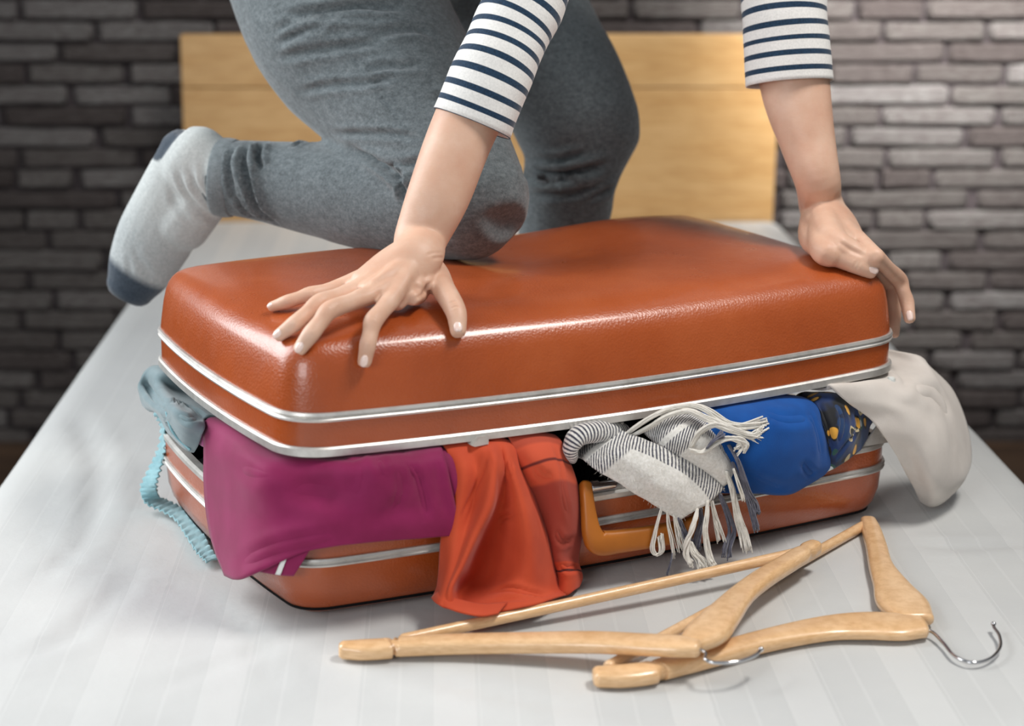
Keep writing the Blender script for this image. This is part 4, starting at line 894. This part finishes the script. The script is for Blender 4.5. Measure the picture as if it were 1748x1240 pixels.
b = nb(); tube(b, [sp(284, 704, .030), sp(287, 718, .030), sp(294, 736, .028), sp(306, 752, .022), sp(324, 768, .014)], [.0014] * 5, 8, 5); obj('piping', b, M_TEAL, tg)
band_l = [(262, 702, None, 2.075), (276, 728, None, 2.07), (272, 765, None, 2.065), (256, 800, None, 2.06), (242, 832, None, 2.055), (246, 858, .014, None), (272, 872, .008, None), (298, 888, .008, None), (316, 915, .008, None), (336, 945, .008, None), (352, 961, .008, None)]
band_r = [(274, 698, None, 2.06), (283, 728, None, 2.045), (283, 768, None, 2.04), (275, 802, None, 2.035), (268, 830, None, 2.03), (274, 850, .010, None), (296, 861, .008, None), (324, 876, .008, None), (344, 900, .008, None), (356, 930, .008, None), (371, 955, .008, None)]
rows = []
for a, c in zip(band_l, band_r):
    P_ = [(a[0] + (c[0] - a[0]) * t, a[1] + (c[1] - a[1]) * t, a[2] if a[3] is None else a[2], a[3] if a[3] is None else a[3] + (c[3] - a[3]) * t) for t in (0, .33, .66, 1)]
    rows.append(P_)
garment('ruffled_strap', 'ruffled teal strap trailing from the left end of the case onto the sheet', rows, M_TEAL, 'strap', 14, 6, .0016,
    lambda co, u, v: .0017 * math.sin(v * 190) * abs(u * 2 - 1) + .0008 * math.sin(v * 420))
# ------------------------------------------------------------------ plaid scarf
def mat_scarf():
    m = NT('plaid_wool', .95, Sheen_Weight=.5, Specular_IOR_Level=.1); uv = m.n.new('ShaderNodeUVMap'); x = m.xyz(uv.outputs[0]); n = m.noise(m.map(), 320, 4, .7)
    tw = m.math('FRACT', m.math('ADD', m.math('MULTIPLY', x[1], 42.0), m.math('MULTIPLY', x[0], 14.0))); tw = m.ramp(m.math('ADD', tw, m.math('MULTIPLY', n, .25)), [(.0, (0, 0, 0, 1)), (.50, (0, 0, 0, 1)), (.66, (1, 1, 1, 1)), (1.0, (1, 1, 1, 1))])
    grey = m.ramp(n, [(.3, lin('32323e')), (.7, lin('545463'))]); wh = m.ramp(n, [(.3, lin('cfccc5')), (.7, lin('f0eeea'))]); twill = m.mix(tw, grey, wh)
    ra = m.ramp(x[1], [(0, (1, 1, 1, 1)), (.20, (1, 1, 1, 1)), (.205, (0, 0, 0, 1)), (.25, (0, 0, 0, 1)), (.255, (1, 1, 1, 1)), (.40, (1, 1, 1, 1)), (.42, (0, 0, 0, 1))]); rb = m.ramp(x[0], [(0, (0, 0, 0, 1)), (.70, (0, 0, 0, 1)), (.72, (1, 1, 1, 1))])
    mk = m.math('MAXIMUM', ra, rb); m.color(m.mix(mk, wh, twill)); m.bump(n, .5, .0012); return m.m
M_SCARF = mat_scarf()
M_YARN = fabric('cream_yarn', 'd9d4ca', 'ece8e0', 200, .95, 900, .4); M_YARNG = fabric('grey_yarn', '4f4f5e', '6c6c7a', 200, .95, 900, .4)
wool = lambda co, u, v: noise.noise(co * 60) * .0011 + noise.noise(co * 220) * .0005 + noise.noise(co * 18) * .0015
scarf = garment('plaid_scarf', 'cream and grey plaid wool scarf with fringe hanging over the case handle', [
    [(1000, 760, -.012), (1012, 748, -.012), (1030, 738, -.014), (1050, 730, -.016)],
    [(990, 782, .004), (1006, 766, .008), (1030, 750, .008), (1056, 738, .000)],
    [(1014, 800, .018), (1034, 782, .022), (1058, 765, .022), (1086, 750, .012)],
    [(1044, 816, .024), (1068, 797, .030), (1094, 779, .030), (1120, 764, .018)],
    [(1080, 838, .028), (1108, 818, .036), (1138, 800, .034), (1166, 786, .022)],
    [(1120, 863, .030), (1148, 843, .038), (1178, 825, .036), (1204, 810, .026)],
    [(1158, 887, .032), (1182, 872, .037), (1206, 858, .035), (1234, 834, .028)]], M_SCARF, 'scarf', 9, 9, .0035, wool, None,
    [([(1040, 770), (1090, 800), (1150, 850)], .006, -.001)])
def roll_uv():
    bm = bmesh.new(); rings = tube(bm, [sp(1062, 738, -.02), sp(1038, 738, -.004), sp(1012, 738, .006), sp(988, 746, .012), sp(975, 764, .012), sp(978, 784, .006)], [.0090, .0110, .0115, .0105, .0088, .005], 28, 8); L = bm.loops.layers.uv.new('UVMap'); d = {}
    for i, r_ in enumerate(rings):
        for k, v in enumerate(r_): d[v] = (.9, .1 + i / len(rings) * .72)
    for f in bm.faces:
        for l in f.loops: l[L].uv = d[l.vert]
    bm.normal_update()
    for v in bm.verts: v.co += v.normal * wool(v.co, 0, 0)
    return bm
obj('rolled_end', roll_uv(), M_SCARF, scarf)
garment('back_layer', '', [
    [(1100, 742, -.004), (1118, 722, -.004), (1150, 706, -.006), (1190, 700, -.010)],
    [(1128, 764, .014), (1150, 746, .022), (1176, 730, .020), (1205, 722, .006)],
    [(1166, 788, .018), (1188, 770, .030), (1208, 754, .028), (1226, 742, .012)],
    [(1204, 812, .022), (1222, 798, .032), (1234, 786, .030), (1242, 772, .016)],
    [(1228, 832, .024), (1240, 822, .028), (1246, 806, .026), (1248, 790, .018)]], M_SCARF, '', 8, 8, .0035, wool, None, (), scarf)
RS = random.Random(11)
def tassel(pts, n=7, spread=5, r=.0007, mat=None, twist=0, name='tassel'):
    n = int(n * 1.5); spread *= 1.35
    b = bmesh.new()
    for k in range(n):
        ph_ = RS.uniform(0, 6.28); a_ = RS.uniform(.4, 1); P_ = []
        for i, p in enumerate(pts):
            t = i / (len(pts) - 1); sprd = spread * a_ * (.35 + .9 * t) * (1 if not twist else .6)
            an = ph_ + (twist * i if twist else RS.uniform(-.5, .5))
            q = (p[0] + math.cos(an) * sprd + RS.uniform(-.8, .8), p[1] + math.sin(an) * sprd * (.5 if not twist else .3) + (RS.uniform(-6, 6) if i == len(pts) - 1 else 0), p[2] + (math.sin(an) * .0016 if twist else RS.uniform(-.002, .002)))
            P_.append(sp(*q))
        tube(b, P_, [r * RS.uniform(.8, 1.2)] * len(P_), 5, 5, round_end=False)
    return obj(name, b, mat or M_YARN, scarf)
tassel([(1130, 866, .032), (1124, 890, .034), (1118, 915, .034), (1114, 938, .034), (1122, 948, .034), (1131, 940, .034), (1128, 915, .033)], 8, 4)
tassel([(1139, 872, .034), (1140, 895, .034), (1146, 920, .034), (1150, 948, .032)], 5, 4)
tassel([(1148, 945, .034), (1144, 962, .034), (1138, 978, .032)], 3, 2, .0007, M_YARNG)
tassel([(1152, 880, .034), (1156, 900, .034), (1162, 922, .034), (1168, 940, .033)], 8, 6)
tassel([(1160, 884, .034), (1164, 900, .034), (1172, 918, .034), (1180, 935, .033)], 5, 5, .0008, M_YARNG)
tassel([(1190, 868, .038), (1187, 885, .042), (1181, 905, .044), (1174, 925, .044), (1170, 945, .044), (1178, 965, .046)], 7, 6, .0013, None, 1.4)
tassel([(1178, 925, .040), (1186, 945, .044), (1198, 958, .046), (1204, 974, .05)], 16, 8)
tassel([(1208, 856, .038), (1207, 880, .042), (1204, 905, .044), (1208, 930, .044), (1214, 955, .048), (1220, 966, .05)], 14, 6, .0009)
tassel([(1196, 868, .034), (1198, 890, .034), (1192, 915, .034), (1190, 940, .034)], 9, 5, .0008, M_YARNG)
tassel([(1214, 852, .034), (1220, 878, .034), (1226, 900, .034), (1232, 922, .034)], 10, 5)
tassel([(1226, 838, .030), (1236, 862, .030), (1246, 888, .030), (1250, 910, .032), (1242, 935, .034), (1240, 948, .036)], 14, 6, .0008, M_YARNG)
tassel([(1240, 805, .034), (1250, 835, .036), (1256, 862, .036), (1262, 888, .036), (1270, 912, .036), (1276, 940, .040)], 14, 6, .0009)
tassel([(1244, 760, .036), (1258, 785, .042), (1268, 812, .042), (1278, 842, .038), (1290, 862, .036), (1292, 876, .036)], 12, 4, .0009, M_YARNG)
tassel([(1250, 790, .038), (1262, 820, .040), (1274, 850, .038), (1284, 880, .036), (1290, 902, .036)], 12, 4, .0009, M_YARNG)
tassel([(1252, 800, .040), (1262, 830, .042), (1270, 852, .040)], 6, 3, .0008)
tassel([(1066, 744, .004), (1090, 726, .012), (1120, 708, .016), (1152, 696, .016), (1185, 693, .016), (1212, 703, .026), (1240, 722, .034), (1268, 728, .036), (1302, 722, .036)], 18, 7, .0010)
tassel([(1078, 745, .006), (1110, 728, .014), (1140, 710, .018), (1175, 702, .02), (1205, 715, .030), (1235, 728, .036), (1265, 738, .036), (1296, 752, .036)], 16, 7, .0010)
tassel([(1180, 762, .036), (1195, 738, .040), (1220, 726, .042), (1250, 735, .042), (1280, 745, .038), (1300, 738, .038)], 16, 8, .0010)
tassel([(1178, 768, .038), (1200, 772, .042), (1225, 755, .044), (1250, 748, .044), (1270, 758, .042), (1262, 768, .042)], 14, 7, .0010)
tassel([(1206, 766, .046), (1218, 752, .048), (1234, 740, .048)], 8, 3, .0009, M_YARNG)

fz = bmesh.new(); sm2 = scarf.data; off_ = scarf.location; vsl = list(sm2.vertices)
for k in range(2600):
    v = vsl[RS.randrange(len(vsl))]; p = v.co + off_; n_ = v.normal
    if n_.dot(CAMP - p) < 0: continue
    tdir = (Vector((RS.uniform(-1, 1), RS.uniform(-1, 1), RS.uniform(-1, 1))) + n_ * .6).normalized(); l_ = RS.uniform(.002, .006); a = p + tdir * l_ * .5 + n_ * .0006; e_ = a + (tdir + Vector((RS.uniform(-1, 1), 0, RS.uniform(-1, .4))) * .8).normalized() * l_ * .5; w_ = tdir.cross(n_).normalized() * .00009
    A, B, C_, D = fz.verts.new(p - w_), fz.verts.new(p + w_), fz.verts.new(a + w_), fz.verts.new(a - w_); E_ = fz.verts.new(e_); fz.faces.new((A, B, C_, D)); fz.faces.new((D, C_, E_))
o = obj('wool_fuzz', fz, M_YARN, scarf); o['kind'] = 'stuff'
# ------------------------------------------------------------------ wooden hangers
M_HWOOD = mat_wood('hanger_wood', 'e2b684', 'eec89c', (2, 2, 12), .32, .5, 9, (.3, .7))
def part_tube(name, pts, mat, parent, n=20, sub=6, expo=3.0, up=(0, 0, 1), rnd=True):
    b = nb(); tube(b, [G(p[0], p[1], p[2]) for p in pts], [p[3] for p in pts], n, sub, up=up, expo=expo, round_end=rnd); return obj(name, b, mat, parent)
def hanger(label, c, armsA, armsB, bar, hook):
    t = thing('clothes_hanger', label, 'hanger', c, 'wooden hangers on the sheet')
    part_tube('arm', armsA, M_HWOOD, t); part_tube('arm', armsB, M_HWOOD, t); part_tube('bar', bar, M_HWOOD, t, 16, 4, 2.0)
    h = part_tube('hook', hook, M_CHROME, t, 12, 8, 2.0, None)
    e = hook[-1]; b = bmesh.new(); bmesh.ops.create_icosphere(b, subdivisions=3, radius=.0026, matrix=Matrix.Translation(G(*e[:3]))); obj('hook_tip', b, M_CHROME, h)
    return t
T = .0080
hanger('wooden hanger lying on top, its short hook pointing over the other hanger', G(1190, 1100, 0),
    [(588, 1110, .0085, (.0090, T)), (620, 1110, .0085, (.0130, T)), (655, 1108, .0088, (.0130, T)), (664, 1107, .0088, (.0120, T)), (672, 1107, .0088, (.0065, .006)), (681, 1105, .0090, (.0115, T)), (690, 1104, .0095, (.0120, T)), (780, 1100, .0115, (.0130, T)), (900, 1098, .0155, (.0140, T)), (1010, 1097, .020, (.0155, T)), (1100, 1101, .025, (.0165, .0075)), (1160, 1104, .0275, (.0160, .0075)), (1188, 1107, .028, (.0115, .007))],
    [(1180, 1100, .028, (.013, .007)), (1205, 1083, .028, (.0200, .0075)), (1228, 1058, .028, (.0185, .0075)), (1262, 1020, .027, (.0140, .007)), (1300, 990, .027, (.0120, T)), (1345, 962, .0265, (.0110, T)), (1366, 949, .0265, (.0105, T)), (1374, 944, .0265, (.0075, T)), (1380, 940, .0265, (.0095, T)), (1390, 935, .0265, (.0080, T))],
    [(690, 1092, .010, .0058), (1030, 1018, .016, .0058), (1368, 943, .024, .0058)],
    [(1190, 1108, .029, .0017), (1204, 1115, .028, .0017), (1204, 1126, .026, .0017), (1222, 1132, .025, .0017), (1260, 1130, .025, .0017), (1288, 1120, .025, .0017), (1299, 1109, .026, .0015)])
hanger('wooden hanger underneath, its long chrome hook at the far right of the sheet', G(1560, 1070, 0),
    [(1022, 1156, .0070, (.0125, T)), (1060, 1155, .0070, (.0150, T)), (1098, 1151, .0070, (.0150, T)), (1112, 1148, .0070, (.0140, T)), (1122, 1146, .0070, (.0085, T)), (1133, 1142, .0070, (.0130, T)), (1200, 1124, .0070, (.0140, T)), (1300, 1096, .0070, (.0150, T)), (1400, 1075, .0072, (.0205, .007)), (1470, 1069, .0075, (.0260, .0072)), (1530, 1070, .0075, (.0270, .0072)), (1572, 1070, .0075, (.0190, .0072))],
    [(1560, 1058, .0075, (.020, .0072)), (1540, 1030, .0075, (.0260, .0072)), (1522, 1000, .0075, (.0190, .007)), (1504, 968, .0072, (.0130, T)), (1496, 935, .0070, (.0115, T)), (1488, 908, .0070, (.0105, T)), (1482, 893, .0070, (.0090, T))],
    [(1040, 1138, .0070, .0058), (1250, 1024, .0070, .0058), (1472, 899, .0070, .0058)],
    [(1573, 1073, .0070, .0017), (1592, 1080, .006, .0017), (1610, 1098, .005, .0017), (1630, 1121, .005, .0017), (1660, 1132, .005, .0017), (1690, 1125, .005, .0017), (1707, 1106, .006, .0017), (1706, 1086, .007, .0017), (1697, 1072, .007, .0017), (1696, 1066, .008, .0015)])
